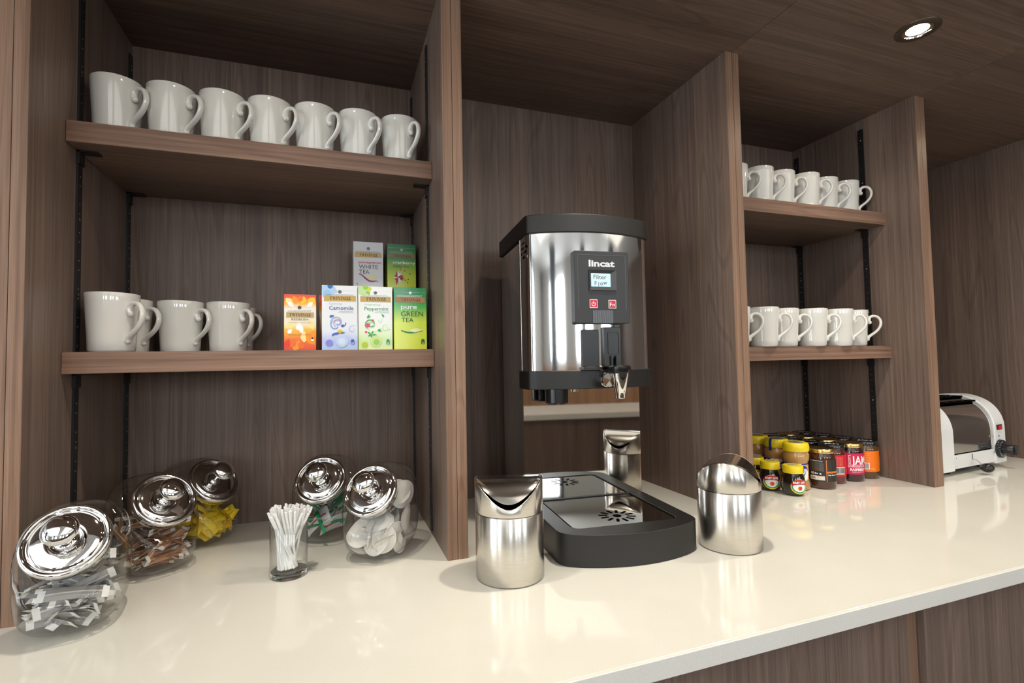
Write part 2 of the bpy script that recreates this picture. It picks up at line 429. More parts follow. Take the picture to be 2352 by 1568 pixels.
def island():
    t = thing('island_counter', 'walnut island counter with a pale top across the aisle behind the viewer', 'counter', (-1.6, -3.0, FL))
    for k in range(6): MB().box(.75*k+.001, .02, .10, .75*k+.748, .70, -FL-.05, WV).obj('front_panel', t, smooth=False)
    MB().box(0, .06, 0, 4.5, .66, .10, BLKS).obj('kickboard', t, smooth=False)
    MB().box(-.02, 0, -FL-.05, 4.52, .72, -FL-.01, QZ).obj('counter_top', t, smooth=False, bevel=.002)
island()
def reflection_post(x, y, label):  # unseen dark posts, added to put dark bands in the steel reflections
    t = thing('reflection_post', label, 'reflection_post', (x, y, FL)); dk = P('reflection_dark_paint', (.03, .038, .05), .5)
    MB().prism(rrect(-.14, -.14, .14, .14, .01), .08, ZC-FL-.06, dk).obj('shaft', t, ang=25)
    MB().prism(rrect(-.155, -.155, .155, .155, .008), 0, .08, BLKS).obj('plinth', t, ang=25)
    MB().prism(rrect(-.155, -.155, .155, .155, .008), ZC-FL-.06, ZC-FL-.001, dk).obj('capital', t, ang=25)
reflection_post(-2.2, -1.55, 'unseen dark blue post added to break up steel reflections, by the left window of the room')
reflection_post(-1.2, -3.7, 'unseen dark blue post added to break up steel reflections, between the far windows, on the left')
reflection_post(.9, -4.2, 'unseen dark blue post added to break up steel reflections, in front of the middle far window')
reflection_post(3.0, -3.4, 'unseen dark blue post added to break up steel reflections, at the right of the island')

def ceiling_fill(x, y, lab):  # glowing panels enlarged to stand in for a bright white ceiling
    t = thing('ceiling_fill_panel', lab, 'light', (x, y, ZC))
    MB().ring(rrect(-.78, -1.08, .78, 1.08, .01), rrect(-.75, -1.05, .75, 1.05, .008), -.012, 0, WHT, n=48).obj('frame', t, smooth=False)
    em = P('fill_panel_glow', (.9, .9, .9), .5, emit=(1, .93, .82), es=PANEL)
    MB().box(-.75, -1.05, -.006, .75, 1.05, -.004, em).obj('diffuser', t, smooth=False)
PANEL = 1.03
for i, (x, y) in enumerate([(-1.15, -1.95), (.75, -1.95), (2.65, -1.95)]):
    ceiling_fill(x, y, 'unseen lit ceiling panel enlarged to whiten reflections, %s of three' % ('leftmost', 'middle', 'rightmost')[i])

# ------------------------------------------------------------------ cabinetry
def rail(parent, x, y, sgn, z0=.01, z1=H-.03, clips=()):
    """black slotted shelf rail on a side panel; sgn: direction it faces along x"""
    wd = .016
    xa, xb = (x, x+.0035*sgn) if sgn > 0 else (x+.0035*sgn, x)
    sw_ = .0035 if x > .5 else .0016
    r = MB().box(xa, y-wd/2, z0, xb, y+wd/2, z1, RAIL).obj('shelf_rail', parent, smooth=False)
    s = MB(); k = 0; z = z0+.01; xf = x+.0037*sgn
    while z < z1-.01:
        s.box(min(xf, xf-.0004), y-sw_, z, max(xf, xf-.0004), y+sw_, z+(.0012 if x > .5 else .0022), SLOT if k % 3 else BZ)
        if k % 8 == 4: s.ball((xf, y, z+.008), .0026, SLOT, 8, (.3, 1, 1))
        z += .0166; k += 1
    so = s.obj('slot_row', r); so['kind'] = 'stuff'
    for zc in clips:
        c = MB(); c.box(min(x, x+.006*sgn), y-.010, zc-.024, max(x, x+.006*sgn), y+.010, zc, RAIL)
        c.box(min(x, x+.032*sgn), y-.010, zc-.0025, max(x, x+.032*sgn), y+.010, zc, RAIL)
        c.obj('shelf_clip', r, smooth=False)
h2 = T/2-.0004
def side(parent, x0, x1):
    p = MB().box(x0, .0012, 0, x1, D+.018, H, WV).obj('side_panel', parent, smooth=False)
    MB().box(x0, 0, 0, x1, .0012, H, WEV).obj('edge_band', p, smooth=False, bevel=.0005, seg=1)
S1, S2, TS = .7827, .3909, .0363
def bay(label, xl, xr, left, right, rails, clips):
    t = thing('shelving_bay', label, 'cabinet', (0, 0, 0))
    if left: side(t, xl-h2, xl)
    if right: side(t, xr, xr+h2)
    MB().box(xl, D, 0, xr, D+.018, H, WV).obj('back_panel', t, smooth=False)
    if rails:
        for x, s in ((xl, 1), (xr, -1)):
            for y in (.155, D-.016): rail(t, x, y, s, clips=clips)
    return t
bay('walnut bay cut off at the left edge, only its right upright showing', -1.06, AL-T, False, True, False, ())
bay('walnut shelving bay holding tea cartons above tilted glass jars', AL, A1, True, True, True, (S1-TS, S2-TS))
bay('open walnut bay behind the water boiler', A1+T, A2, True, True, False, ())
bay('walnut shelving bay holding breakfast spreads below two mug shelves', A2+T, A3, True, True, True, (S1-TS, S2-TS))
bay('open walnut bay with the toaster at the far right', A3+T, A4, True, True, False, ())

def shelf(label, x0, x1, y0, z):
    t = thing('shelf', label, 'shelf', (x0, y0, z))
    W_ = x1-x0
    MB().box(.0008, .0012, -TS, W_-.0008, D-y0-.001, 0, WH).obj('board', t, smooth=False)
    MB().box(.0008, 0, -TS, W_-.0008, .0012, 0, WEH).obj('edge_band', t, smooth=False, bevel=.0005, seg=1)
shelf('upper walnut shelf of the left bay under the row of seven mugs', AL, A1, .1075, S1)
shelf('lower walnut shelf of the left bay under the tea cartons', AL, A1, .1075, S2)
shelf('upper walnut shelf of the right bay under the single mug row', A2+T, A3, .0942, S1-.0011)
shelf('lower walnut shelf of the right bay between mugs and spread jars', A2+T, A3, .0942, S2-.0017)

def canopy():
    t = thing('canopy', 'walnut canopy with a recessed lamp over the whole counter', 'canopy', (0, 0, H))
    xs = [-1.5, AL-T/2, A1+T/2, A2+T/2, A3+T/2, 2.9]
    for a, b in zip(xs, xs[1:]):
        MB().box(a+.0006, SOF, 0, b-.0006, D+.018, .018, WH).obj('panel', t, smooth=False)
    MB().box(-1.5, SOF-.019, 0, 2.9, SOF, ZC-H, WV).obj('fascia', t, smooth=False)
canopy()

def downlight(x, label, power, spill):
    t = thing('downlight', label, 'light', (x, -.195, H))
    r = MB(); r.lathe([(.0285, -.001), (.0285, -.003), (.036, -.0035), (.0425, -.0015), (.043, 0), (.0285, 0)], P('bronze_ring', (.11, .085, .06), .4, .6), 48, cap=False)
    r.obj('trim_ring', t)
    MB().lathe([(.0285, -.003), (.0275, .0), (.0262, .006)], CHR, 40, cap=False).obj('reflector', t)
    em = P('lit_lamp_glass', (1, .9, .7), .3, emit=(1, .80, .50), es=DL)
    MB().lathe([(1e-6, -.0012), (.012, -.0010), (.0215, .0), (.0235, .002)], em, 32, cap=False).obj('lamp', t)
    for e_, sz, bl in ((power, 96, 1.0), (spill, 158, .8)):
        l = bpy.data.lights.new('downlight_beam', 'SPOT'); l.energy = e_; l.color = (1, .925, .80); l.spot_size = math.radians(sz); l.spot_blend = bl; l.shadow_soft_size = .024
        o = bpy.data.objects.new('downlight_beam', l); COL.objects.link(o); o.parent = t; o.location = (0, 0, -.006)
DL = 60
for x, lab, p, q in ((-.114, 'unseen downlight added over the left bay to brighten the counter', 14, .8), (.555, 'recessed downlight over the water boiler, just above the frame', 16.5, 4.0),  # left-bay lamp is added to brighten the counter and jars below
               (1.236, 'lit round downlight glowing in the canopy near the top right corner', 13.5, 4.0), (1.91, 'recessed downlight over the toaster bay', 11, 3.0)):
    downlight(x, lab, p, q)

CF = -.395
wt = MB().box(-1.06, CF+.004, -.025, A4+.25, .42, 0, QZ).obj('worktop', smooth=False, bevel=.0012)
wt2 = MB().box(-1.06, CF, -.025, A4+.25, CF+.004, -.0006, QZE).obj('front_edge', wt, smooth=False, bevel=.0008)
tag(wt, 'long cream quartz worktop carrying the jars, bins and boiler', 'worktop')
def base_cab(x0, x1, label, strip):
    t = thing('base_cabinet', label, 'cabinet', (x0, 0, FL))
    W_ = x1-x0; y0 = -.360; top = -.026-FL
    MB().box(0, y0+.022, .1, W_, .40, top, WV).obj('body', t, smooth=False)
    if strip: MB().box(-.0360, y0+.012, .1, 0, .2, top, WEV).obj('filler_strip', t, smooth=False)
    MB().box(.0015, y0, .12, W_-.001, y0+.019, top-.004, WV).obj('door', t, smooth=False, bevel=.0006, seg=1)
    MB().box(0, y0+.06, 0, W_, y0+.08, .1, BLKS).obj('kickboard', t, smooth=False)
base_cab(-.45, .195, 'walnut base cabinet hidden under the left of the worktop', True)
base_cab(.234, .8584, 'walnut base cupboard door showing at the bottom edge under the worktop', True)
base_cab(.895, 1.54, 'walnut base cupboard door in the bottom right corner under the worktop', True)
base_cab(1.578, 2.22, 'walnut base cabinet under the toaster end of the worktop', True)

# ------------------------------------------------------------------ mugs
def make_mug():
    t = thing('mug', '', 'mug')
    R, r, h = .041, .0335, .104
    o = [(1e-5, .0015), (r-.006, .0015), (r-.004, 0), (r-.001, .0005), (r+.0012, .004)]
    for i in range(1, 9): z = .004+(h-.006)*i/8; o.append((r+.0012+(R-r-.0012)*(i/8)**1.15, z))
    o += [(R-.0005, h-.0004), (R-.0016, h), (R-.0027, h-.0008)]
    for i in range(7, 0, -1): z = .008+(h-.010)*i/8; o.append((r-.0022+(R-r-.001)*(i/8)**1.15, z))
    o += [(r-.006, .007), (1e-5, .006)]
    MB().lathe(o, CER, 56, cap=False).obj('cup', t, ang=50)
    c = [(.0425, .0680), (.0405, .0735), (.0415, .0800), (.0470, .0850), (.0545, .0858), (.0620, .0825), (.0672, .0750), (.0690, .0660), (.0672, .0560), (.0620, .0465), (.0545, .0385), (.0460, .0320), (.0390, .0260), (.0355, .0195)]
    rd = [.0052, .0066, .0060, .0050, .0047, .0046, .0046, .0046, .0046, .0046, .0047, .0050, .0056, .0058]
    pts = []; rr = []
    for i in range(len(c)-1):
        for k in range(3):
            u = k/3; p0, p1, p2, p3 = c[max(i-1, 0)], c[i], c[i+1], c[min(i+2, len(c)-1)]
            q = [.5*((2*p1[j])+(-p0[j]+p2[j])*u+(2*p0[j]-5*p1[j]+4*p2[j]-p3[j])*u*u+(-p0[j]+3*p1[j]-3*p2[j]+p3[j])*u**3) for j in (0, 1)]
            pts.append((q[0], 0, q[1])); rr.append(rd[i]*(1-u)+rd[i+1]*u)
    pts.append((c[-1][0], 0, c[-1][1])); rr.append(rd[-1])
    hb = MB().tube(pts, rr, CER, 14, (.82, 1.12), Vector((0, 1, 0)))
    hb.ball((.0425, 0, .0680), .0056, CER, 14); hb.ball((.0355, 0, .0195), .0060, CER, 12)
    hb.obj('handle', t, ang=60)
    return t
mug0 = make_mug(); first = [True]
def mug(x, y, z, sideways, label, group):
    """sideways: handle direction given as the angle from 'towards the camera', positive to the right"""
    d = math.atan2(CAM.y-y, CAM.x-x)+sideways
    if first[0]:
        first[0] = False; mug0.location = (x, y, z); mug0.rotation_euler = (0, 0, d); mug0['label'] = label; mug0['group'] = group; return mug0
    return dup(mug0, (x, y, z), d, label, group)
ordn = ['first', 'second', 'third', 'fourth', 'fifth', 'sixth', 'seventh']
for i, (x, s) in enumerate([(-.3745, 37), (-.2885, 41), (-.203, 44), (-.119, 43), (-.0345, 41), (.051, 38), (.1375, 34)]):
    mug(x, .172, S1, math.radians(s), 'white china mug, %s from the left on the left bay upper shelf' % ordn[i], 'mugs on the left bay upper shelf')
for x, y, s, l in ((-.372, .158, 37, 'white mug at the front left end of the tea carton shelf'), (-.3778, .247, 44, 'white mug half hidden behind the leftmost mug on the tea carton shelf'),
                   (-.2923, .262, 43, 'white mug in the middle of the three front mugs beside the tea cartons'), (-.3130, .350, 30, 'shaded mug behind the middle mug on the tea carton shelf'),
                   (-.2075, .268, 37, 'white mug nearest the orange tea carton, at the front'), (-.2090, .3565, 46, 'white mug peeping out behind the mug nearest the orange carton')):
    mug(x, y, S2, math.radians(s), l, 'mugs on the left bay lower shelf')
for i, (x, y) in enumerate([(1.0388, .163), (1.1239, .157), (1.2067, .161), (1.2944, .155), (1.3799, .165), (1.4700, .167)]):
    l = ['white mug almost hidden by the upright at the left of the right bay upper shelf'] + ['white china mug, %s from the left in full on the right bay upper shelf' % ordn[k] for k in range(5)]
    mug(x, y, S1-.0011, math.radians(98), l[i], 'mugs on the right bay upper shelf')
for i, (x, y) in enumerate([(.990, .125), (1.0783, .1165), (1.166, .1323), (1.257, .1197), (1.3526, .1175), (1.4366, .1354)]):
    l = ['white mug nearly hidden by the upright at the left of the right bay lower shelf'] + ['white china mug, %s from the left on the right bay lower shelf' % ordn[k] for k in range(5)]
    mug(x, y, S2-.0017, math.radians(98), l[i], 'mugs on the right bay lower shelf')

# ------------------------------------------------------------------ tea cartons
GOLD = ink(200, 165, 90); NAVY = ink(30, 34, 40); WHI = ink(246, 246, 246)
def crest(p, u, v, r, mat, lite=None):
    p.disc(u, v, r, mat, n=14, rin=.72); p.disc(u, v, r*.5, mat, n=10)
    for k in range(5): p.petal(u, v, r*1.25, r*.45, PI/2+k*2*PI/5, mat)
    if lite: p.disc(u, v, r*.22, lite, n=8)
def small_lines(p, u0, u1, v, mat, n=2):
    for k in range(n):
        x = u0+.03*k*(1 if k == 0 else -1)
        while x < u1-.02:
            w_ = random.uniform(.015, .05); p.rect(x, v-.018*k, min(u1, x+w_), v-.018*k+.007, mat); x += w_+.012
def carton(label, x, y, z, body, W_=.067, H_=.128, D_=.076, rz=0, art=None, side_mat=None):
    t = thing('tea_carton', label, 'box', (x, y, z), rz, 'herbal and green tea cartons')
    b = MB(); b.box(0, 0, 0, W_, D_, H_, body); o = b.obj('carton', t, smooth=False, bevel=.0006)
    MB().box(.002, -.0001, H_-.0100, W_-.002, .0001, H_-.0097, ink(205, 205, 205)).obj('flap_seam', t, smooth=False)
    if art:
        p = Print(W_, H_); art(p); p.obj('printed_front', t, lambda a, c, e: (a, -e, c))
    return t
GRN = zgrad('green_to_lime_card', [(0, (.78, .84, .03)), (.44, (.66, .80, .03)), (.68, (.06, .46, .04)), (.8, (.005, .27, .05)), (1, (.0, .24, .055))], .128)
GRN2 = zgrad('dark_green_to_lime_card', [(0, (.66, .74, .02)), (.38, (.55, .66, .02)), (.72, (.02, .25, .03)), (1, (.0, .12, .035))], .128)
CRD = zgrad('white_card_blue_wash', [(0, (.45, .62, .92)), (.16, (.52, .58, .88)), (.30, (.78, .82, .92)), (.42, (.84, .85, .87)), (1, (.84, .85, .88))], .128, blobs=(28, .18))
CRG = zgrad('white_card_green_wash', [(0, (.75, .85, .30)), (.16, (.60, .80, .32)), (.30, (.80, .87, .62)), (.42, (.84, .86, .82)), (1, (.84, .86, .84))], .128, blobs=(28, .18))
CRW = zgrad('silver_white_card', [(0, (.70, .70, .72)), (1, (.66, .66, .69))], .128)
CRR = zgrad('orange_red_card', [(0, (.80, .05, .015)), (.2, (.88, .16, .01)), (.36, (.90, .50, .03)), (.46, (.88, .78, .55)), (.74, (.86, .80, .70)), (.84, (.90, .45, .02)), (.93, (.85, .12, .01)), (1, (.78, .03, .01))], .108, blobs=(40, .12))
def art_green(p):
    crest(p, .5, .915, .045, WHI); small_lines(p, .12, .88, .872, WHI)
    p.rect(.06, .76, .95, .845, ink(176, 130, 80)); p.ser('TWININGS', .21, .82, .778, .048, ink(58, 42, 26))
    p.text('pure', .21, .655, .075, WHI, .02, .49); p.text('GREEN', .21, .535, .085, ink(18, 84, 34), 0, .68); p.text('TEA', .23, .440, .075, ink(18, 84, 34), 0, .36)
    wv_ = lambda i, o: (.21+.026*i, .31+o-.030*math.sin(PI*min(1, i/20))-.0008*i+(.010 if i > 20 else 0)*(i-20)/6)
    p.stroke([wv_(i, 0) for i in range(27)], .045, ink(36, 140, 60))
    p.petal(.48, .305, .40, .13, .05, ink(244, 246, 190)); p.stroke([wv_(i, -.008) for i in range(25)], .022, ink(20, 120, 80))
    p.rect(.82, .085, .93, .14, ink(20, 110, 40)); p.disc(.875, .14, .055, ink(20, 110, 40)); p.text('20', .835, .09, .03, ink(210, 225, 60), .01)
def art_cran(p):
    crest(p, .5, .89, .045, ink(190, 200, 190)); small_lines(p, .12, .88, .845, ink(150, 190, 160))
    p.rect(.04, .735, .96, .815, ink(140, 112, 84)); p.ser('TWININGS', .20, .82, .752, .045, ink(54, 46, 36))
    p.text('cranberry', .19, .625, .055, WHI, .012, .78); p.text('GREEN TEA', .19, .555, .040, ink(30, 84, 40), 0, .56)
    p.disc(.36, .37, .10, ink(170, 20, 44), n=12)
    for k in range(44):
        a = k*2*PI/44*5+random.uniform(-.1, .1); L = random.uniform(.14, .30) if math.cos(a) > -.3 else .13; p.petal(.35, .37, L, .04, a, [ink(196, 30, 50), WHI, ink(160, 16, 40)][k % 3])
    for u, v in ((.6, .5), (.78, .44), (.72, .34), (.7, .28), (.62, .32), (.45, .53)): p.disc(u, v, .024, ink(180, 30, 40))
def art_pom(p):
    crest(p, .5, .875, .06, ink(90, 92, 100)); small_lines(p, .1, .9, .82, ink(120, 124, 130))
    p.rect(.04, .715, .95, .80, GOLD); p.ser('TWININGS', .19, .81, .735, .048, NAVY)
    p.text('pomegranate', .18, .605, .042, ink(206, 40, 92), .012, .76); p.text('WHITE', .18, .505, .080, ink(44, 76, 66), .0, .64); p.text('TEA', .19, .415, .075, ink(44, 76, 66), 0, .34)
    p.petal(.48, .35, .32, .14, .1, ink(240, 228, 150))
    p.stroke([(.18+.026*i, .385-.028*math.sin(i*.26-1.9)-.0052*i) for i in range(26)], .06, ink(170, 50, 110)); p.stroke([(.2+.026*i, .372-.028*math.sin(i*.26-1.7)-.005*i) for i in range(24)], .025, ink(120, 30, 80))
    p.rect(.1, .218, .14, .235, NAVY)
def art_cam(p):
    B1, B2, B3 = ink(120, 160, 220), ink(70, 90, 200), ink(40, 110, 190)
    p.petal(-.02, .98, .5, .4, -.35, ink(176, 208, 240)); p.petal(.02, .90, .32, .26, -.6, ink(150, 196, 236)); p.disc(.23, .985, .075, B3)
    crest(p, .5, .9, .05, ink(70, 74, 88)); small_lines(p, .12, .88, .853, ink(120, 124, 140))
    p.rect(.06, .755, .95, .84, GOLD); p.ser('TWININGS', .21, .81, .775, .050, NAVY)
    p.text('Calming', .20, .70, .036, ink(176, 196, 206), 0, .36); p.text('Camomile', .20, .622, .062, ink(70, 92, 170), .004, .68)
    small_lines(p, .48, .88, .595, ink(160, 166, 190))
    p.swirl(.42, .43, .20, ink(150, 190, 232), .035, 1.1, -2.2, -1); p.swirl(.44, .42, .13, ink(176, 150, 214), .035, 1.1, -2.0, -1); p.swirl(.38, .38, .16, B1, .03, .8, 2.0, 1)
    p.swirl(.85, .32, .12, ink(170, 196, 236), .018, 1, 1, 1)
    for a in (2.2, 3.0, .9): p.petal(.28, .51, .08, .05, a, B2)
    p.petal(.52, .37, .13, .08, .15, B3); p.stroke([(.62, .375), (.655, .40), (.65, .42), (.67, .425)], .03, B3)
    for k in range(7): p.petal(.50, .265, .11, .055, .25+k*.42, ink(246, 200, 40))
    p.disc(.50, .285, .02, ink(220, 140, 30)); p.petal(.5, .262, .15, .05, .1, ink(40, 130, 120)); p.petal(.5, .262, .24, .07, 3.3, B2); p.petal(.34, .25, .10, .05, 3.9, B3)
    p.petal(.42, .475, .1, .03, .1, ink(240, 214, 90)); p.disc(.55, .13, .17, ink(196, 214, 244)); p.disc(.55, .13, .10, ink(214, 228, 248)); p.disc(.2, .11, .10, ink(140, 140, 224))
    p.rect(.80, .085, .90, .14, B2); p.disc(.85, .14, .05, B2); p.text('20', .81, .09, .03, WHI, .01)
def art_pep(p):
    G1, G2, G3, PK = ink(60, 170, 70), ink(150, 206, 60), ink(180, 224, 150), ink(232, 60, 120)
    p.petal(-.02, .98, .42, .34, -.45, ink(200, 230, 160)); p.disc(.22, .985, .08, G2); p.disc(.33, .96, .06, ink(214, 220, 70)); p.petal(.25, .93, .16, .10, -1, G2)
    crest(p, .5, .9, .05, ink(70, 78, 74)); small_lines(p, .12, .88, .853, ink(130, 136, 150))
    p.rect(.06, .755, .95, .84, GOLD); p.ser('TWININGS', .22, .81, .775, .050, NAVY)
    p.text('Invigorating', .18, .70, .036, ink(190, 206, 190), 0, .46); p.text('Peppermint', .18, .622, .058, ink(70, 150, 100), .004, .70); small_lines(p, .5, .9, .60, ink(150, 190, 190))
    p.swirl(.36, .40, .18, G1, .035, 1.0, -2.4, -1); p.swirl(.38, .38, .15, G3, .03, 1.1, -1.9, -1); p.swirl(.48, .22, .13, G3, .02, 1.2, 1, 1); p.swirl(.8, .34, .12, G3, .014, 1.2, 1, 1); p.swirl(.62, .46, .07, G3, .012, 1, 1, -1)
    for u, v, a in ((.24, .50, .4), (.26, .50, 1.1), (.75, .515, 2.2), (.55, .30, .5), (.56, .30, -.1), (.36, .24, 2.4), (.38, .24, 1.2), (.4, .23, .2), (.38, .24, 3.6), (.36, .25, 5)): p.petal(u, v, .13, .05, a, G1)
    for k in range(5): p.petal(.27, .385, .095, .05, .6+k*2*PI/5, PK); p.petal(.42, .465, .04, .025, k*2*PI/5, PK); p.petal(.22, .28, .045, .03, .4+k*2*PI/5, PK)
    p.petal(.9, .31, .04, .02, 1, PK); p.disc(.5, .13, .16, ink(214, 236, 150)); p.disc(.52, .12, .09, ink(160, 214, 90)); p.disc(.18, .08, .09, ink(190, 214, 50))
    p.rect(.81, .085, .91, .14, ink(60, 160, 90)); p.disc(.86, .14, .05, ink(60, 160, 90)); p.text('20', .82, .09, .03, WHI, .01)
def art_red(p):
    O1, O2, Y1, CR = ink(250, 150, 20), ink(246, 110, 20), ink(252, 196, 40), ink(250, 226, 150)
    for u, v, L, w_, a, m_ in ((.06, .93, .32, .2, -.8, CR), (.3, .97, .3, .2, -1.3, O1), (.62, .97, .3, .2, -1.8, Y1), (.95, .95, .34, .22, -2.3, Y1), (.5, .98, .22, .16, -1.5, O2), (.12, .86, .25, .14, -.7, WHI), (.9, .86, .25, .14, -2.5, WHI),
                               (.05, .40, .34, .2, .55, CR), (.12, .3, .2, .14, .9, WHI), (.62, .14, .42, .22, 1.57, CR), (.56, .3, .4, .16, 1.8, WHI), (.4, .36, .3, .16, 1.2, WHI), (.9, .38, .36, .2, 1.9, CR), (.95, .1, .5, .26, 2.2, O1), (.75, .2, .4, .2, .9, O1),
                               (.3, .0, .4, .26, 1.1, O1), (.2, .06, .3, .18, .9, O2), (.55, .02, .3, .2, 1.7, O2), (.02, .02, .4, .2, 1.2, ink(236, 60, 30))): p.petal(u, v, L, w_, a, m_)
    p.rect(.03, .60, .97, .72, ink(238, 232, 226)); crest(p, .48, .765, .06, ink(70, 60, 56)); small_lines(p, .14, .84, .712, ink(120, 130, 150))
    p.rect(.07, .59, .93, .68, ink(190, 160, 100)); p.ser('TWININGS', .15, .84, .608, .054, NAVY)
    p.text('REDBUSH', .23, .535, .038, ink(96, 70, 66), 0, .52); p.text('NATURALLY CAFFEINE FREE', .15, .492, .014, ink(180, 150, 130), 0, .68); p.text('20 ENVELOPED TEABAGS', .13, .27, .017, ink(160, 96, 30), 0, .72)
    p.rect(.84, .165, .92, .215, WHI); p.disc(.88, .215, .035, NAVY)
YC = .125
carton('short orange and red tea carton, leftmost of the cartons', -.0892, YC, S2, CRR, .0572, .108, .07, art=art_red)
carton('white and pale blue tea carton beside the orange one', -.0215, YC, S2, CRD, rz=-.012, art=art_cam)
carton('white tea carton with green leaves and a pink flower, under the grey-white carton', .0466, YC, S2, CRG, art=art_pep)
carton('bright green and lime tea carton at the right end of the lower carton row', .1165, YC, S2, GRN, art=art_green)
for x, lab in ((.043, 'carton hidden behind the leafy white carton, holding up the grey-white one'), (.119, 'carton hidden behind the bright green carton, holding up the dark green one')):
    carton(lab, x, .284, S2, CRG)
carton('carton with a red side just behind the pale blue tea carton', -.0285, .215, S2, CRR, H_=.12)
carton('grey-white carton with crimson lettering, upper left of the two raised cartons', .0436, .284, S2+.1283, CRW, art=art_pom)
carton('dark green carton with a red berry burst, upper right of the raised cartons', .1200, .285, S2+.1283, GRN2, art=art_cran)

# ------------------------------------------------------------------ tilted glass jars
JA, JB, JH, JC, JZ, JE = .062, .0805, .1674, .0518, .1304, math.radians(37.5)
NJ = Vector((math.cos(JE), 0, math.sin(JE))); LC = Vector((JC, 0, JZ))
def sgp(c, e): return math.copysign(abs(c)**e, c)
def inside(p, k=1.0, cut=-.03):
    q = Vector((p[0]/(JB*k), p[1]/(JA*k), (p[2]-JH/2)/(JH/2*k)))
    return abs(q.x)**3+abs(q.y)**3+abs(q.z)**(4.6 if q.z < 0 else 3) < 1 and (Vector(p)-LC).dot(NJ) < cut
def make_jar():
    t = thing('glass_jar', '', 'jar')
    M = Matrix.Translation(LC) @ NJ.to_track_quat('Z', 'Y').to_matrix().to_4x4()
    vs = []; fs = []; nu, nv = 40, 72; flag = []
    for i in range(nu+1):
        u = -PI/2+PI*i/nu; e_ = 3.6 if u < 0 else 2.8; cu, su = sgp(math.cos(u), 2/e_), sgp(math.sin(u), 2/e_)
        for k in range(nv):
            a = 2*PI*k/nv; p = Vector((JB*cu*sgp(math.cos(a), 2/2.8), JA*cu*sgp(math.sin(a), 2/2.8), JH/2*(1+su)))
            if i == 0: p = Vector((p.x, p.y, 0))
            d = (p-LC).dot(NJ)+.022; fl = False
            if d > -.012:
                q = p-NJ*(d+.0) ; rad = (q-LC+NJ*.022).length
                tt = min(1, max(0, (d+.012)/.012)); p = p.lerp(q, tt) if d < 0 else q
                if d >= 0 and rad < .046: fl = True
            flag.append(fl); vs.append(p)
    for i in range(nu):
        for k in range(nv):
            f = (i*nv+k, i*nv+(k+1) % nv, (i+1)*nv+(k+1) % nv, (i+1)*nv+k)
            if not all(flag[x] for x in f): fs.append(f)
    b = MB().add(vs, fs, GLS)
    b.lathe([(.0455, -.0225), (.0450, -.018), (.0458, -.012), (.0450, -.004), (.0425, -.003)], GLS, 56, M, cap=False)
    b.obj('glass_body', t, ang=70)
    L = MB().lathe([(.0465, -.0170), (.0482, -.0170), (.0486, -.0080), (.0500, -.0070), (.0504, -.0050), (.0503, -.002), (.0495, .0010), (.0470, .0022), (.0445, .0018), (.0428, -.0002), (.0415, -.0022), (.0400, -.0020),
                    (.0388, -.0005), (.0370, .0004), (.0300, .0012), (.0240, .0017), (.0200, .0018), (.0186, .0013), (.0178, .0010), (.0170, -.0020), (.0140, -.0030), (.0100, -.0026), (.0070, .0)], CHR, 64, M, cap=False).obj('lid', t, ang=60)
    MB().lathe([(.0070, .0), (.0056, .0050), (.0054, .0200), (.0070, .0240), (.0120, .0256), (.0175, .0275), (.0200, .0305), (.0205, .0330), (.0192, .0370), (.0155, .0402), (.0100, .0424), (.0050, .0432), (1e-5, .0434)], CHR, 40, M, cap=False).obj('knob', L, ang=70)
    return t
jar0 = make_jar(); jfirst = [True]; JARS = {}
def jar(key, lx, ly, az, label):
    az = math.radians(az); x, y = lx-JC*math.cos(az), ly-JC*math.sin(az)
    if jfirst[0]: jfirst[0] = False; o = jar0; o.location = (x, y, .0004); o.rotation_euler = (0, 0, az); o['label'] = label; o['group'] = 'tilted glass sweet jars'
    else: o = dup(jar0, (x, y, .0004), az, label, 'tilted glass sweet jars')
    JARS[key] = Matrix.Translation((x, y, .0004)) @ Matrix.Rotation(az, 4, 'Z')
jar('a', -.344, -.065, -81.8, 'nearest tilted glass jar, chrome lid facing front, full of white sugar sticks')
jar('b', -.281, .132, -51, 'tilted glass jar of brown sugar sticks behind the nearest jar')
jar('c', -.231, .270, -43.2, 'tilted glass jar of yellow sachets, rearmost of the left three')
jar('d', -.027, .184, -105, 'tilted glass jar with green sticks, behind the tumbler of stirrers')
jar('e', .062, .052, -119.7, 'tilted glass jar of round tea bags next to the upright')

def sachet_mesh(L, W_, body, endm, stripe=None, bend=.004, puff=.0022, n=8, endfrac=.1):
    b = MB(); ed = [-.5, -.5+endfrac]+[-.5+endfrac+(1-2*endfrac)*i/n for i in range(1, n)]+[.5-endfrac, .5]
    row = [-.5, -.18, -.02, .10, .5]
    for side_ in (1, -1):
        vs = []
        for e in ed:
            pf = puff*max(0, 1-(abs(e)/(.5-endfrac*.6))**4)
            for w_ in row: vs.append((e*L, w_*W_, side_*(pf*(1-(2*w_)**2))+.00015*side_+bend*(1-4*e*e)))
        for i in range(len(ed)-1):
            for k in range(4):
                q = (i*5+k, i*5+k+1, (i+1)*5+k+1, (i+1)*5+k)
                mt = endm if i in (0, len(ed)-2) else (stripe if (stripe and k == 2) else body)
                b.add([vs[j] for j in q], [(0, 1, 2, 3)], mt)
    return b
def weld(o, d=.0001):
    bm = bmesh.new(); bm.from_mesh(o.data); bmesh.ops.remove_doubles(bm, verts=bm.verts, dist=d); bm.to_mesh(o.data); bm.free()
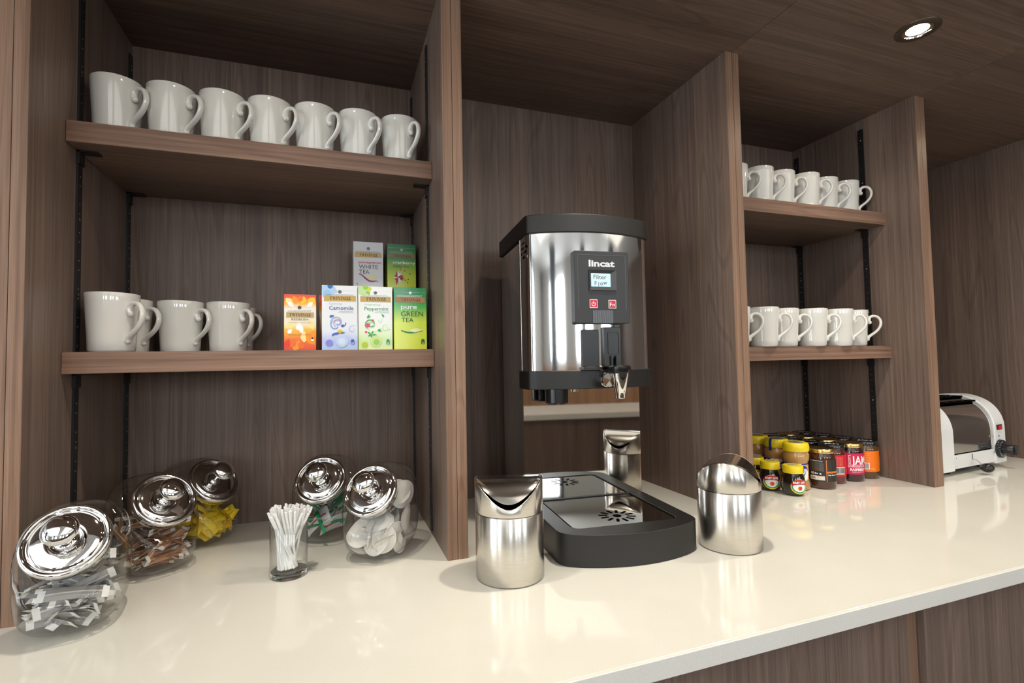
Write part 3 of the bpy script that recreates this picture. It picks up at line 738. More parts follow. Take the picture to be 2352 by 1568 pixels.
def fill(jk, proto, n, L, W_, zmax, label, group, k=.985, flat=.35, seeds=(), yr=None, cut=-.034):
    """places n copies of a sachet in a jar, ends inside the glass; largest spread near the front"""
    M = JARS[jk]; placed = 0; tries = 0; firsto = True
    rnd = random.Random(sum(map(ord, jk))*13+n)
    lay = list(seeds)
    while placed < n and tries < 60000:
        tries += 1
        if lay: x, y, z, ry, rp, rr = lay.pop(0); ok = True
        else:
            x, y = rnd.uniform(-JB, JB), rnd.uniform(-JA, JA); z = rnd.uniform(.004, zmax) if rnd.random() < .5 else rnd.uniform(.004, zmax*.5)
            if rnd.random() < .65: x = rnd.uniform(.4*JB, .97*JB)
            if rnd.random() < .55: z = rnd.uniform(.003, .055)
            if jk == 'e' and rnd.random() < .5: y = rnd.uniform(.5, .97)*JA*rnd.choice((-1, 1))
            ry = rnd.gauss(PI/2, .55) if jk in 'ab' else rnd.uniform(0, 2*PI); rp = rnd.gauss(0, flat); rr = rnd.uniform(-1.3, 1.3); ok = False
        d = Vector((math.cos(ry)*math.cos(rp), math.sin(ry)*math.cos(rp), math.sin(rp)))
        Rm = Matrix.Rotation(ry, 4, 'Z') @ Matrix.Rotation(-rp, 4, 'Y') @ Matrix.Rotation(rr, 4, 'X')
        s_ = Rm @ Vector((0, 1, 0)); c = Vector((x, y, z))
        if not all(inside(c+d*L*a+s_*W_*e, k, cut) and (c+d*L*a+s_*W_*e).z > .0025 for a in (-.5, 0, .5) for e in (-.5, .5)): continue
        Mo = M @ Matrix.Translation(c) @ Rm
        o = proto if firsto else proto.copy()
        if not firsto: COL.objects.link(o)
        firsto = False; o.matrix_world = Mo; tag(o, label, o.get('category', 'sachet'), group); placed += 1
    return placed
W1, W2, W3 = ink(214, 213, 210), ink(236, 235, 232), ink(150, 148, 146)
sm_ = sachet_mesh(.076, .0170, W3, W2, ink(206, 204, 200), .003, .0024)
vs_, fs_, wd_ = text2d('White Sugar', .01)
for f_ in fs_: sm_.add([(.000+vs_[i][0]*.0052, -.0052+vs_[i][1]*.0052, .0030*(1-4*((vs_[i][0]*.0052)/.076)**2)+.0024*.72) for i in f_], [tuple(range(len(f_)))], W2)
p = sm_.obj('sugar_stick'); p['category'] = 'sachet'
fill('a', p, 44, .076, .0170, .112, 'grey-white paper sugar stick inside the nearest glass jar', 'white sugar sticks in the nearest jar', flat=.22)
p = sachet_mesh(.072, .013, ink(176, 128, 96), ink(232, 226, 216), ink(226, 216, 202), .003, .002).obj('sugar_stick'); weld(p); p['category'] = 'sachet'
fill('b', p, 46, .072, .013, .098, 'brown paper sugar stick with white ends inside the second jar', 'brown sugar sticks in the second jar', flat=.3)
p = sachet_mesh(.040, .028, ink(238, 204, 40), ink(246, 214, 60), ink(222, 170, 60), .004, .0045, endfrac=.14).obj('sweetener_sachet'); weld(p); p['category'] = 'sachet'
fill('c', p, 72, .040, .028, .132, 'yellow paper sachet inside the rear left jar', 'yellow sachets in the rear left jar', flat=.7, cut=-.032)
p = sachet_mesh(.082, .008, ink(30, 132, 84), ink(38, 150, 96), ink(70, 170, 120), .002, .0015).obj('drink_stick'); weld(p); p['category'] = 'sachet'
fill('d', p, 15, .082, .008, .10, 'green stick packet inside the jar behind the tumbler', 'green stick packets in the jar behind the tumbler', flat=.8)
p = sachet_mesh(.060, .034, ink(226, 224, 226), ink(236, 236, 236), ink(206, 60, 70), .004, .003).obj('drink_sachet'); weld(p); p['category'] = 'sachet'
fill('d', p, 4, .060, .034, .09, 'white sachet with a red stripe inside the jar behind the tumbler', 'white sachets in the jar behind the tumbler', flat=.9)
def teabag():
    b = MB(); m_ = P('tea_bag_paper', (.70, .67, .62), .8); n = 28; vs = []; rings = (1e-4, .010, .0185, .023, .027)
    m_.node_tree.nodes['Principled BSDF'].inputs['Subsurface Weight'].default_value = .0
    for s in (1, -1):
        vs = []; fs = []
        for i, r in enumerate(rings):
            for k in range(n):
                a = 2*PI*k/n; rr = r*(1+(.02*math.sin(14*a) if i == 4 else 0)); zz = s*(.0052 if i == 0 else .005 if i == 1 else .0036 if i == 2 else .0004 if i == 3 else .00015)
                zz += .0035*math.cos(2*a+.6)*(r/.027)**2
                vs.append((rr*math.cos(a), rr*math.sin(a), zz))
        for i in range(4):
            for k in range(n): fs.append((i*n+k, i*n+(k+1) % n, (i+1)*n+(k+1) % n, (i+1)*n+k))
        b.add(vs, fs, m_)
    o = b.obj('tea_bag', ang=80); weld(o, .00005); o['category'] = 'tea bag'; return o
fill('e', teabag(), 40, .048, .040, .145, 'round paper tea bag inside the jar beside the upright', 'round tea bags in the jar beside the upright', flat=1.0, cut=-.028)

# ------------------------------------------------------------------ tumbler of stirrers
tx, ty = -.0745, .0465
t = thing('tumbler', 'straight clear glass tumbler holding white paper stirrers', 'glass', (tx, ty, .0003))
MB().lathe([(.0285, .0), (.0300, .001), (.0304, .004), (.0306, .086), (.0300, .0868), (.0292, .086), (.0290, .0125)], GLT, 56, cap=False).obj('glass_wall', t, ang=60)
MB().lathe([(1e-5, .0003), (.0290, .0003), (.0296, .003), (.0292, .0085), (.026, .0095), (1e-5, .0093)], GBASE, 56, cap=False).obj('glass_base', t, ang=60)
s0 = MB().tube([(0, 0, 0), (0, 0, .108)], .0020, WHP, 8).obj('stirrer'); fst = True
rnd = random.Random(5)
k = 0
while k < 72:
    a = rnd.uniform(0, 2*PI); r = .0262*math.sqrt(rnd.random()); a2 = a+rnd.gauss(0, .5); r2 = (.030+.012*rnd.random())*min(1, r/.0262+.25)
    r2 = min(r2, .040)
    b0 = Vector((r*math.cos(a+2.4)*.62-.003, r*math.sin(a+2.4)*.62, .0128)); top = Vector((r2*math.cos(a2), r2*math.sin(a2)*.85, 0)); top.z = .0128+math.sqrt(max(.004, .108**2-(top-Vector((b0.x, b0.y, 0))).length**2))-.004*rnd.random()
    tt = (.086-.0128)/(top.z-.0128); mid = b0.lerp(top, tt)
    if math.hypot(mid.x, mid.y) > .0268: continue
    o = s0 if fst else s0.copy()
    if not fst: COL.objects.link(o)
    fst = False
    o.matrix_world = Matrix.Translation(Vector((tx, ty, 0))+b0) @ (top-b0).to_track_quat('Z', 'Y').to_matrix().to_4x4()
    tag(o, 'thin white paper stirrer standing in the glass tumbler', 'stirrer', 'paper stirrers in the tumbler'); k += 1

# ------------------------------------------------------------------ table bins
def bin_(label, x, y, rz, R=.058):
    t = thing('table_bin', label, 'bin', (x, y, .0003), rz)
    n = 96; sag, ztop = .037, .166; RB = (R*R+sag*sag)/(2*sag)
    def zl(yy, k=0): return ztop-RB+math.sqrt(max(0, (RB-k)**2-yy*yy))
    MB().lathe([(1e-5, .0), (R-.002, .0), (R, .002), (R, .1085), (R-.0008, .1095)], BRU, 96, cap=False).obj('body', t, ang=50)
    vs = []; fs = []
    for k in range(n):
        a = 2*PI*k/n; c, s = math.cos(a), math.sin(a)
        zt = zl(R*s)-.0045*abs(s)**3-.0005
        for r_, z in ((R-.0006, .1103), (R+.0002, .1110), (R+.0002, zt-.0004), (R-.0004, zt), (R-.0012, zt-.0004), (R-.0012, .112)): vs.append((r_*c, r_*s, z))
    for k in range(n):
        q = (k+1) % n
        for j in range(5): fs.append((k*6+j, q*6+j, q*6+j+1, k*6+j+1))
    MB().add(vs, fs, BRU).obj('sleeve', t, ang=60)
    vs = []; fs = []; rl = R-.0022; nr = 14
    for i in range(nr+1):
        for k in range(n):
            a = 2*PI*k/n; r_ = max(1e-4, rl*i/nr); yy = r_*math.sin(a); vs.append((r_*math.cos(a), yy, zl(yy)-.0004-(.0012 if i == nr else 0)))
    for i in range(nr):
        for k in range(n): q = (k+1) % n; fs.append((i*n+k, i*n+q, (i+1)*n+q, (i+1)*n+k))
    MB().add(vs, fs, LIDS).obj('swing_lid', t, ang=70)
    MB().lathe([(R-.0035, .05), (R-.0035, .125)], VOID, 48, cap=False).obj('liner', t)
bin_('brushed steel swing-lid table bin left of the boiler, lid facing the viewer', .2823, -.0969, math.radians(-19))
bin_('brushed steel swing-lid table bin right of the boiler, seen from its side', .7232, -.1276, math.radians(41))

# ------------------------------------------------------------------ water boiler
def boiler():
    t = thing('water_boiler', 'tall steel and black automatic water boiler on the worktop', 'water boiler', (.533, .106, .0003), math.radians(-5))
    def front(hw, yc, sag, back, fil=.012, n=24):
        """outline: flat back at y=back, sides, bowed front; corners at (+-hw, yc), bow depth sag"""
        Rr = (hw*hw+sag*sag)/(2*sag); cy = yc-sag+Rr; pts = [(hw, back), (-hw, back)]
        ar = []
        a0 = math.asin(hw/Rr)
        for i in range(n+1):
            a = -a0+2*a0*i/n; ar.append((Rr*math.sin(a), cy-Rr*math.cos(a)))
        def fillet(c, p, q):
            c, p, q = Vector(c), Vector(p), Vector(q); d1 = (p-c).normalized(); d2 = (q-c).normalized(); return [tuple((c+d1*fil*(1-u)**2+d2*fil*u*u)) for u in (0, .2, .4, .6, .8, 1)]
        k = 2
        left = fillet(ar[0], (-hw, back), ar[k+2]); right = fillet(ar[-1], ar[-k-3], (hw, back))
        mid = [q for q in ar if abs(q[0]) < hw-fil*1.02]
        return pts+left+mid+right
    # lower body: mirror rear casing and splash panel
    MB().box(-.139, 0.0012, .003, .139, .19, .632, STL).obj('rear_casing', t, smooth=False, bevel=.001)
    MB().box(-.141, -.0012, .056, .141, .0012, .318, MIR).obj('splash_panel', t, smooth=False, bevel=.0005, seg=1)
    for sx in (-.133, .133): MB().lathe([(1e-5, -.003), (.0035, -.0025), (.0045, 0)], CHR, 16, Matrix.Translation((sx, -.0012, .292)) @ Matrix.Rotation(-PI/2, 4, 'X') @ Matrix.Scale(-1, 4, (0, 0, 1)), cap=False).obj('screw', t)
    MB().prism(front(.1415, -.052, .038, .001), .335, .640, STL).obj('front_casing', t, ang=25)
    MB().box(-.1422, -.0002, .335, -.1392, .0012, .632, SLOT).obj('casing_seam', t, smooth=False)
    MB().prism(front(.1445, -.055, .0385, .19, .010), .632, .672, BLK).obj('top_cap', t, ang=25, bevel=.002)
    MB().prism(front(.1455, -.056, .0385, .012, .010), .302, .341, BLK).obj('lower_band', t, ang=25, bevel=.0015)
    # vents on the left side
    v = MB()
    for i in range(4):
        for j in range(4):
            v.lathe([(1e-5, .0003), (.0032, .0003)], VOID if (i+j) % 3 else SLOT, 12, Matrix.Translation((-.1415, -.012-.0105*i-(.004 if j % 2 else 0), .618-.0105*j)) @ Matrix.Rotation(-PI/2, 4, 'Y'), cap=False)
    v.obj('vent_holes', t)
    # control panel
    cp = MB().prism([(x, z) for x, z in rrect(-.055, .438, .0685, .590, .004)], .082, .104, DKG, Matrix.Rotation(PI/2, 4, 'X')).obj('control_panel', t, ang=25, bevel=.0012)
    yf = -.104
    b = MB()
    for a in ((-.0475, .4655, -.0468, .5815), (.0605, .4655, .0613, .5815), (-.0475, .5808, .0613, .5815)): b.box(a[0], yf-.0004, a[1], a[2], yf+.0002, a[3], ink(90, 92, 96))
    b.obj('panel_outline', cp, smooth=False)
    pr = Print(.12, .15)
    def U(x): return (x+.055)/.12
    def V(z): return (z-.440)/.15
    pr.text('lincat', U(-.0225), V(.5575), .0135/.15, ink(214, 216, 220), .035, .059/.12)
    pr.obj('lettering', cp, lambda a, c, e: (a-.055, yf-.0002-e, c+.440))
    bz = MB(); x0, z0, x1, z1 = -.0230, .5070, .0385, .5500; sx0, sz0, sx1, sz1 = -.0180, .5150, .0258, .5425
    O = [(x0, yf-.0030, z0), (x1, yf-.0030, z0), (x1, yf-.0030, z1), (x0, yf-.0030, z1)]; I = [(sx0, yf-.0004, sz0), (sx1, yf-.0004, sz0), (sx1, yf-.0004, sz1), (sx0, yf-.0004, sz1)]; Bk = [(x, yf, z) for x, _, z in O]
    bz.add(O+I+Bk, [(0, 1, 5, 4), (1, 2, 6, 5), (2, 3, 7, 6), (3, 0, 4, 7), (0, 8, 9, 1), (1, 9, 10, 2), (2, 10, 11, 3), (3, 11, 8, 0)], P('screen_bezel', (.045, .045, .048), .35))
    bz.obj('screen_bezel', cp, smooth=False)
    scm = P('lit_screen', (.2, .4, .5), .2, emit=(.42, .72, .86), es=.95)
    so = MB().box(sx0, yf-.0008, sz0, sx1, yf-.0003, sz1, scm).obj('screen', cp, smooth=False)
    pr = Print(.0438, .0275); INK = ink(120, 92, 92)
    pr.text('Filter', .12, .57, .34, INK, .02, .68); pr.text('F', .17, .10, .32, INK, .02); pr.text('l', .36, .02, .34, INK, .02); pr.text('o', .45, .10, .34, INK, .02); pr.text('w', .60, .16, .34, INK, .02)
    pr.obj('lettering', so, lambda a, c, e: (sx0+a, yf-.0009-e, sz0+c))
    RED = ink(196, 22, 50)
    for i, (a, z) in enumerate(((-.0225, .4700), (.0200, .4692))):
        bt = MB().prism(rrect(0, 0, .0172, .0180, .001), 0, .0012, WHT, Matrix.Translation((a, yf+.0002, z)) @ Matrix.Rotation(PI/2, 4, 'X')).obj('button', cp, smooth=False)
        pr = Print(.0172, .0180); pr.rect(.07, .07, .93, .93, RED)
        if i == 0: pr.disc(.5, .46, .27, WHI, a0=PI/2+.6, a1=PI/2+2*PI-.6, rin=.76, n=24); pr.rect(.46, .45, .54, .80, WHI)
        else: pr.text('Fn', .17, .25, .46, WHI, 0, .66)
        pr.obj('symbol', bt, lambda a_, c_, e, a=a, z=z: (a+a_, yf-.0011-e, z+c_))
    g = MB()
    for k in range(20): x = -.0155+.00230*k; g.box(x, yf-.0010, .4385, x+.0011, yf, .4655, ink(120, 124, 130))
    g.obj('grille', cp, smooth=False)
    # tap covers
    def cover(x0, x1, z0, z1, y): return MB().prism(rrect(x0, z0, x1, z1, .002), .080, -y, BLKS, Matrix.Rotation(PI/2, 4, 'X')).obj('tap_cover', t, ang=25, bevel=.001)
    cover(-.037, .0005, .348, .4255, -.0950)
    c2 = cover(.0108, .0490, .348, .4305, -.0990)
    b = MB(); b.ring(rrect(.0185, .3735, .0435, .4205, .003), rrect(.0195, .3745, .0425, .4195, .003), 0, .0014, DKG, c=(.031, .397), n=64)
    b.v = [(x, -.0990-z, y) for x, y, z in b.v]
    b.obj('raised_frame', c2, ang=25)
    b = MB(); b.box(.0235, -.1045, .348, .0275, -.0985, .370, DKG); b.box(.0345, -.1045, .348, .0385, -.0985, .370, DKG); b.box(.0275, -.0996, .348, .0345, -.0988, .366, VOID); b.obj('lever_fork', c2, smooth=False, bevel=.0006)
    MB().prism(rrect(-.040, -.110, .003, -.082, .006), .3415, .3475, BLK).obj('collar_plate', t, ang=25)
    # tap
    tap = MB().lathe([(.0205, .334), (.0225, .337), (.0225, .347), (.0190, .350), (1e-5, .350)], BLKS, 32, Matrix.Translation((.0290, -.130, 0)), cap=False).obj('tap_collar', t)
    MB().lathe([(1e-5, .3340), (.0190, .3340), (.0182, .3300), (.0118, .2960), (.0102, .2935), (.0102, .2850), (.0094, .2832), (.0075, .2832), (.0075, .2950)], CHR, 40, Matrix.Translation((.0290, -.130, 0)), cap=False).obj('spout', tap)
    MB().lathe([(1e-5, 0), (.0135, .0005), (.0150, .003), (.0150, .012), (.0120, .016), (.0120, .034)], CHR, 32, Matrix.Translation((.006, -.128, .3210)) @ Matrix.Rotation(-PI/2, 4, 'X'), cap=False).obj('tap_elbow', tap)
    MB().lathe([(1e-5, .2700), (.0215, .2700), (.0245, .2735), (.0250, .3050)], BLKS, 40, Matrix.Translation((-.081, -.052, 0)), cap=False).obj('filter_cap', t)
    # base with drip tray
    out = front(.1405, -.219, .0375, .0, .022); inn = [(x, min(y, -.004)) for x, y in rrect(-.108, -.203, .108, .050, .018)]
    MB().prism(rrect(-.112, -.206, .112, -.002, .010), .003, .0470, BLK).obj('tray_well', t, ang=25)
    MB().ring(out, inn, .0, .0565, BLK, c=(0, -.11), n=160).obj('base', t, ang=40, bevel=.0008, seg=1)
    MB().prism(rrect(-.112, .0, .112, .185, .002), .0, .05, BLK).obj('rear_foot', t, smooth=False)
    tray = MB().prism([(x, min(y, -.011)) for x, y in rrect(-.104, -.2005, .1025, .04, .014)], .0475, .0548, MIR).obj('drip_plate', t, ang=25)
    sl = MB(); cx, cy = .0050, -.149
    for k in range(12):
        a = 2*PI*k/12+.13; M = Matrix.Translation((cx, cy, .0548)) @ Matrix.Rotation(a, 4, 'Z')
        sl.prism(rrect(.0185, -.0030, .0365, .0030, .0028, 4), -.0004, .0003, VOID, M)
    sl.lathe([(1e-5, .0551), (.0085, .0551)], VOID, 24, Matrix.Translation((cx, cy, 0)), cap=False)
    sl.obj('drain_slots', tray)
    return t
boiler()

# ------------------------------------------------------------------ jam, spread and peanut jars
GOLDL = P('gold_lid', (.72, .52, .20), .22, 1); BLKL = P('black_lid', (.012, .012, .014), .22, coat=.5); YEL = P('yellow_lid', (.86, .66, .01), .35, coat=.2)
def jelly(name, col, r=.12):
    return P(name, col, r, coat=1)
RASP, HON, RED_, ORG, JGL = jelly('raspberry_jam', (.035, .004, .008)), jelly('dark_honey', (.055, .016, .006)), jelly('red_jam', (.10, .012, .012)), jelly('marmalade', (.10, .042, .006)), jelly('jar_neck_glass', (.10, .05, .04))
PNB, YST = jelly('peanut_spread', (.50, .27, .09), .25), jelly('yeast_spread', (.012, .006, .003), .06)
def curved(R, a_mid, wd, z0):
    def fn(u, v, e): a = a_mid+(u-wd/2)/R; return ((R+e)*math.cos(a), (R+e)*math.sin(a), z0+v)
    return fn
def towards(x, y): return math.atan2(CAM.y-y, CAM.x-x)
def jam(x, y, fillm, lidm, label, art=None, facing=0, lidtext=True):
    t = thing('jam_jar', label, 'jar', (x, y, .0003), 0, 'jam and honey jars')
    MB().lathe([(1e-5, .002), (.026, .002), (.029, 0), (.0325, .002), (.0340, .006), (.0340, .084), (.0330, .089), (.0305, .094), (.0300, .099)], fillm, 40, cap=False).obj('glass_jar', t, ang=50)
    lid = MB().lathe([(.0300, .0965), (.0328, .0965), (.0332, .098), (.0330, .1065), (.0318, .1082), (.0295, .1084), (.0285, .1076), (1e-5, .1076)], lidm, 40, cap=False).obj('lid', t, ang=50)
    if lidm is BLKL and lidtext:
        p = Print(.05, .05); p.text('JAM', .5, .36, .30, ink(225, 225, 225), .04, center=True); a = towards(x, y)+PI/2
        p.obj('lettering', lid, lambda u, v, e: ((u-.025)*math.cos(a)-(v-.025)*math.sin(a), (u-.025)*math.sin(a)+(v-.025)*math.cos(a), .1078+e))
    if art:
        W_, H_, z0 = .13, .060, .021
        p = Print(W_, H_); art(p); p.obj('label', t, curved(.0343, towards(x, y)+facing, W_, z0), strip=.025, step=.00003)
    return t
def bars(p, u0, v0, u1, v1):
    p.rect(u0, v0, u1, v1, WHI, 4); x = u0+.01
    while x < u1-.015: w_ = random.choice((.003, .005, .008)); p.rect(x, v0+.12*(v1-v0), x+w_, v1-.03, NAVY); x += w_+random.choice((.004, .007))
def art_rasp(p):
    C_ = ink(214, 24, 82); p.rect(0, 0, 1, 1, C_)
    p.text("SCOTT'S", .355, .48, .10, WHI, .02, .20, rot=True); p.text('JAM', .37, .48, .40, WHI, .02, .34); p.rect(.30, .44, .68, .455, WHI, 6); p.rect(.30, .33, .68, .41, ink(240, 190, 205), 6)
    p.text('NO ADDED SUGAR', .33, .345, .05, C_, .02, .32); p.text('RASPBERRY', .34, .17, .12, WHI, .04, .34); p.text('MADE IN SCOTLAND', .38, .09, .04, WHI, .01, .26)
def art_honey(p):
    p.rect(0, 0, 1, 1, ink(38, 34, 30), 24); p.rect(.52, 0, .535, .97, ink(226, 120, 30)); p.rect(.52, .38, .9, .46, ink(226, 120, 30), 8)
    p.text('Clear Blossom Honey', .20, .90, .05, WHI, .02, .26)
    for k in range(9): p.text('pure clear honey from selected bees'[:30+(k % 3)*2], .20, .83-.045*k, .026, ink(190, 186, 180), 0, .26+.01*(k % 3))
    p.text('454g e', .21, .31, .10, WHI, .03, .22); p.rect(.20, .06, .49, .25, ink(226, 222, 216), 6); bars(p, .22, .08, .34, .24)
    p.text('Clear Blossom Honey', .55, .28, .055, WHI, .02, .26)
def art_redjam(p):
    p.rect(0, 0, 1, 1, ink(216, 28, 34), 24)
    for k in range(8): p.text('ingredients fruit sugar pectin'[:26+(k % 3)], .42, .88-.052*k, .03, ink(240, 180, 180), 0, .24)
    bars(p, .42, .10, .70, .44)
def art_orange(p):
    p.rect(0, 0, 1, 1, ink(250, 124, 10), 24)
    for k in range(4): p.text('orange marmalade', .34, .88-.11*k, .035, ink(255, 210, 160), 0, .18)
    bars(p, .36, .12, .50, .44); p.text('340g e', .52, .12, .05, WHI, 0, .10); p.text("SCOTT'S", .80, .30, .075, WHI, .03, rot=True)
honey = jam(1.2772, .1235, HON, GOLDL, 'gold-lidded honey jar with a dark label beside the yellow-lidded peanut jar', art_honey, .22)
jam(1.3590, .157, RED_, BLKL, 'black-lidded jar with a red label between the honey and raspberry jars', art_redjam, .25)
jam(1.4292, .155, RASP, GOLDL, 'gold-lidded raspberry jam jar with a crimson label', art_rasp, .58)
jam(1.4994, .161, ORG, BLKL, 'black-lidded marmalade jar with an orange label against the upright', art_orange, .30)
cols = [1.3590, 1.4292, 1.4994]; rows = [.2315, .3005, .3645]
kind = {(0, 0): (BLKL, RED_), (1, 0): (GOLDL, HON), (2, 0): (BLKL, ORG), (0, 1): (BLKL, RED_), (1, 1): (GOLDL, HON), (2, 1): (BLKL, RASP), (0, 2): (BLKL, RED_), (1, 2): (GOLDL, RASP), (2, 2): (BLKL, ORG)}
fw = ['red-labelled', 'raspberry', 'orange marmalade']; rw = ['second row', 'third row', 'back row']
for (i, j), (lm_, fm) in kind.items():
    jam(cols[i], rows[j], fm, lm_, '%s lid of a jar in the %s, directly behind the %s jar' % ('black' if lm_ is BLKL else 'gold', rw[j], fw[i]))

BLUE = ink(20, 50, 150)
def peanut(x, y, label):
    t = thing('peanut_butter_jar', label, 'jar', (x, y, .0003), 0, 'peanut butter jars')
    MB().lathe([(1e-5, .001), (.026, .0), (.0310, .003), (.0325, .010), (.0318, .018), (.0292, .024), (.0280, .032), (.0280, .066), (.0286, .074), (.0312, .080), (.0322, .088), (.0318, .096), (.0290, .1005), (.0285, .104)], PNB, 44, cap=False).obj('jar_body', t, ang=60)
    lid = MB().lathe([(.0300, .1035), (.0318, .1035), (.0326, .108), (.0330, .1145), (.0322, .1215), (.0295, .1258), (.0245, .1272), (.0190, .1262), (1e-5, .1258)], YEL, 44, cap=False).obj('lid', t, ang=60)
    p = Print(.036, .036); p.disc(.5, .5, .5, BLUE, n=28); p.disc(.5, .5, .40, YEL, n=28, rin=.9); p.text('SUN', .5, .42, .2, YEL, .03, center=True); a = towards(x, y)+PI/2
    p.obj('lid_print', lid, lambda u, v, e: ((u-.018)*math.cos(a)-(v-.018)*math.sin(a), (u-.018)*math.sin(a)+(v-.018)*math.cos(a), .1262+e))
    p = Print(.15, .046); p.rect(0, 0, 1, 1, ink(244, 170, 30), 26); p.rect(0, .93, 1, 1, BLUE, 26)
    p.petal(.36, .35, .36, .22, 1.0, WHI); p.disc(.60, .52, .095, BLUE, ry=.36, n=22); p.text('SUN', .60, .40, .30, WHI, .04, center=True); p.petal(.62, -.02, .2, .10, 1.2, WHI)
    p.obj('label', t, curved(.0285, towards(x, y)+.15, .15, .026), strip=.02, step=.00004)
    s = MB(); a0 = towards(x, y)-.5      # blue tamper strip over the lid rim
    pts = [(.0335, .0945), (.0336, .104), (.0340, .1145), (.0332, .1222), (.0300, .1270), (.0250, .1284)]
    vs = []
    for r_, z in pts:
        for d in (-.11, .11): vs.append((r_*math.cos(a0+d), r_*math.sin(a0+d), z))
    s.add(vs, [(2*i, 2*i+1, 2*i+3, 2*i+2) for i in range(len(pts)-1)], BLUE)
    if label.find('nearest') < 0: s.obj('seal_strip', t)
peanut(1.2015, .139, 'nearest yellow-lidded peanut butter jar beside the honey jar')
peanut(1.211, .212, 'yellow-lidded peanut butter jar second from the front with a blue strip')
peanut(1.212, .285, 'rearmost yellow-lidded peanut butter jar by the upright')
def yeast(x, y, facing, label):
    t = thing('spread_jar', label, 'jar', (x, y, .0003), 0, 'small dark spread jars')
    MB().lathe([(1e-5, .001), (.018, 0), (.0235, .002), (.0268, .010), (.0278, .022), (.0278, .034), (.0265, .046), (.0235, .054), (.0222, .059)], YST, 44, cap=False).obj('jar_body', t, ang=60)
    lid = MB().lathe([(.0236, .0575), (.0246, .0575), (.0248, .060), (.0244, .0740), (.0230, .0762), (1e-5, .0764)], YEL, 44, cap=False).obj('lid', t, ang=50)
    p = Print(.024, .012); bars(p, 0, 0, 1, 1); a = towards(x, y)+PI/2
    p.obj('bar_code', lid, lambda u, v, e: ((u-.012)*math.cos(a)-(v-.006)*math.sin(a), (u-.012)*math.sin(a)+(v-.006)*math.cos(a), .0764+e))
    W_, H_ = .044, .038; p = Print(W_, H_); Y_ = ink(244, 216, 20)
    p.disc(.5, .5, .5, Y_, ry=.5, n=40); p.disc(.5, .5, .45, ink(60, 160, 90), ry=.44, n=40); p.disc(.5, .52, .38, WHI, ry=.38, n=32)
    p.poly([(.06, .56), (.94, .56), (.98, .70), (.86, .86), (.70, .945), (.5, .965), (.30, .945), (.14, .86), (.02, .70)], ink(176, 24, 44)); p.poly([(.5-.38*math.cos(PI*k/12), .54+.10*math.sin(PI*k/12)) for k in range(13)], WHI)
    p.text('BABY ONE', .13, .70, .15, WHI, .035, .74)
    p.petal(.36, .36, .3, .22, .2, ink(236, 150, 30)); p.petal(.62, .32, .26, .2, 2.4, ink(220, 60, 30)); p.rect(.42, .26, .6, .30, ink(160, 30, 30))
    p.obj('label', t, curved(.0281, towards(x, y)+facing, W_, .0065), strip=.0625, step=.00003)
yeast(1.1420, .0976, .55, 'small dark spread jar, yellow lid, nearest, label turned right')
yeast(1.1295, .1600, .12, 'small dark spread jar, yellow lid, oval label facing front, behind the steel bin')
yeast(1.1430, .2270, .10, 'small dark spread jar, only its yellow lid showing beside the upright')

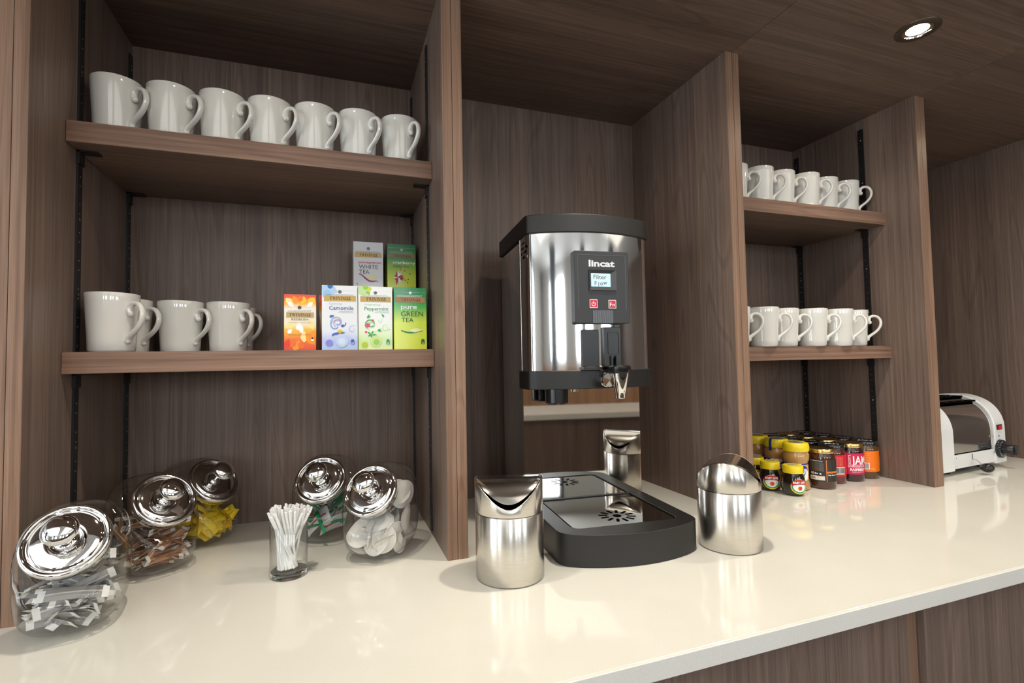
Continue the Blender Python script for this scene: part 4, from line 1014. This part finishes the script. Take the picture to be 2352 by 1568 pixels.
# ------------------------------------------------------------------ toaster
def toaster():
    t = thing('toaster', 'white four-slot toaster with polished steel sides behind the last upright', 'toaster', (1.677, .064, .0003), math.radians(4.8))
    L = .362
    def prof(g=0, zb=.016):
        base = [(0, zb), (0, .115), (.003, .145), (.012, .170), (.028, .192), (.050, .208), (.078, .2185), (.108, .2215), (.140, .2180), (.168, .206), (.190, .186), (.204, .158), (.209, .125), (.210, zb)]
        sm = []
        for i in range(len(base)-1):
            p0, p1, p2, p3 = base[max(i-1, 0)], base[i], base[i+1], base[min(i+2, len(base)-1)]
            for u in ((0, .25, .5, .75) if 0 < i < len(base)-2 else (0,)):
                sm.append(tuple(.5*(2*p1[j]+(p2[j]-p0[j])*u+(2*p0[j]-5*p1[j]+4*p2[j]-p3[j])*u*u+(3*p1[j]-p0[j]-3*p2[j]+p3[j])*u**3) for j in (0, 1)))
        sm.append(base[-1])
        return [((y-.105)*(1+g/.105)+.105, z+(g*min(1, z/.2) if z > .05 else -g*.6)) for y, z in sm]
    def ext(pr_, x0, x1, mat):
        b = MB(); n = len(pr_); vs = [(x0, y, z) for y, z in pr_]+[(x1, y, z) for y, z in pr_]
        return b.add(vs, [tuple(range(n)), tuple(reversed(range(n, 2*n)))]+[(k, (k+1) % n, (k+1) % n+n, k+n) for k in range(n)], mat)
    ext(prof(0, .062), .05, L-.05, STL).obj('steel_cover', t, ang=40)
    ext([(.006, .016), (.006, .064), (.204, .064), (.204, .016)], .05, L-.05, VOID).obj('chassis', t, smooth=False)
    e1 = ext(prof(.006), .0, .062, WHT).obj('end_casting', t, ang=40, bevel=.003)
    e2 = ext(prof(.006), L-.066, L, WHT).obj('end_casting', t, ang=40, bevel=.003)
    fp = MB().box(.06, -.0035, .018, L-.064, .002, .0585, WHT).obj('front_panel', t, smooth=False, bevel=.0015)
    MB().box(.160, -.0040, .038, .163, -.0030, .056, VOID).obj('lever_slot', fp, smooth=False)
    lv = MB().tube([(.1615, -.003, .040), (.1605, -.014, .038), (.156, -.034, .024)], .0016, CHR, 8).obj('lever', t)
    MB().ball((.153, -.042, .0205), .0155, BLKS, 20, (1, 1.1, .85)).obj('ball', lv)
    for x in (.070, L-.074):
        for z in (.024, .050) if x < .1 else (.050, .098): MB().ball((x, -.0045, z), .0028, CHR, 10, (1, .4, 1)).obj('screw', t)
    # bread slots
    for i in range(4):
        y = .046+.034*i
        s = MB(); z = .2105 if i in (0, 3) else .2225
        s.box(.066, y-.009, z-.004+(.0 if i not in (0,) else .0), L-.070, y+.009, z+.0008, VOID)
        for k in range(5): s.box(.085+k*.045, y-.010, z+.0008, .0865+k*.045, y+.010, z+.0020, SLOT)
        s.obj('bread_slot', t, smooth=False)
    # controls on the right casting
    kx, kz = L-.040, .058
    dl = MB().lathe([(1e-5, .009), (.026, .009), (.0285, .0075), (.0290, 0)], BLKS, 40, Matrix.Translation((kx, -.0058, kz)) @ Matrix.Rotation(PI/2, 4, 'X'), cap=False).obj('timer_dial', t)
    tk = MB()
    for k in range(14):
        a = PI*.55+k*PI*1.2/13; M = Matrix.Translation((kx, -.0150, kz)) @ Matrix.Rotation(PI/2, 4, 'X') @ Matrix.Rotation(a, 4, 'Z')
        tk.prism([(.0205, -.0005), (.0255, -.0005), (.0255, .0005), (.0205, .0005)], 0, .0003, WHT, M)
    tk.obj('dial_marks', dl, smooth=False)
    kb = MB().lathe([(1e-5, .036), (.0125, .036), (.0140, .034), (.0150, .009)], BLKS, 32, Matrix.Translation((kx, -.0058, kz)) @ Matrix.Rotation(PI/2, 4, 'X'), cap=False)
    kb.box(kx-.0045, -.048, kz-.0150, kx+.0045, -.02, kz+.0150, BLKS); kb.obj('knob', dl, bevel=.001)
    sw = MB().box(kx-.014, -.0085, .118, kx+.014, -.0055, .134, BLKS).obj('switch', t, smooth=False)
    MB().box(kx-.009, -.0105, .1205, kx+.011, -.0080, .1315, P('red_rocker', (.62, .02, .02), .25)).obj('rocker', sw, smooth=False)
    MB().ball((kx-.002, -.0062, .098), .0028, BLKS, 10, (1, .4, 1)).obj('indicator', t)
    for x in (.07, L-.075):
        for y in (.03, .17): MB().lathe([(.016, 0), (.017, .003), (.014, .014), (.014, .018)], BLKS, 20, Matrix.Translation((x, y, 0))).obj('foot', t)
toaster()
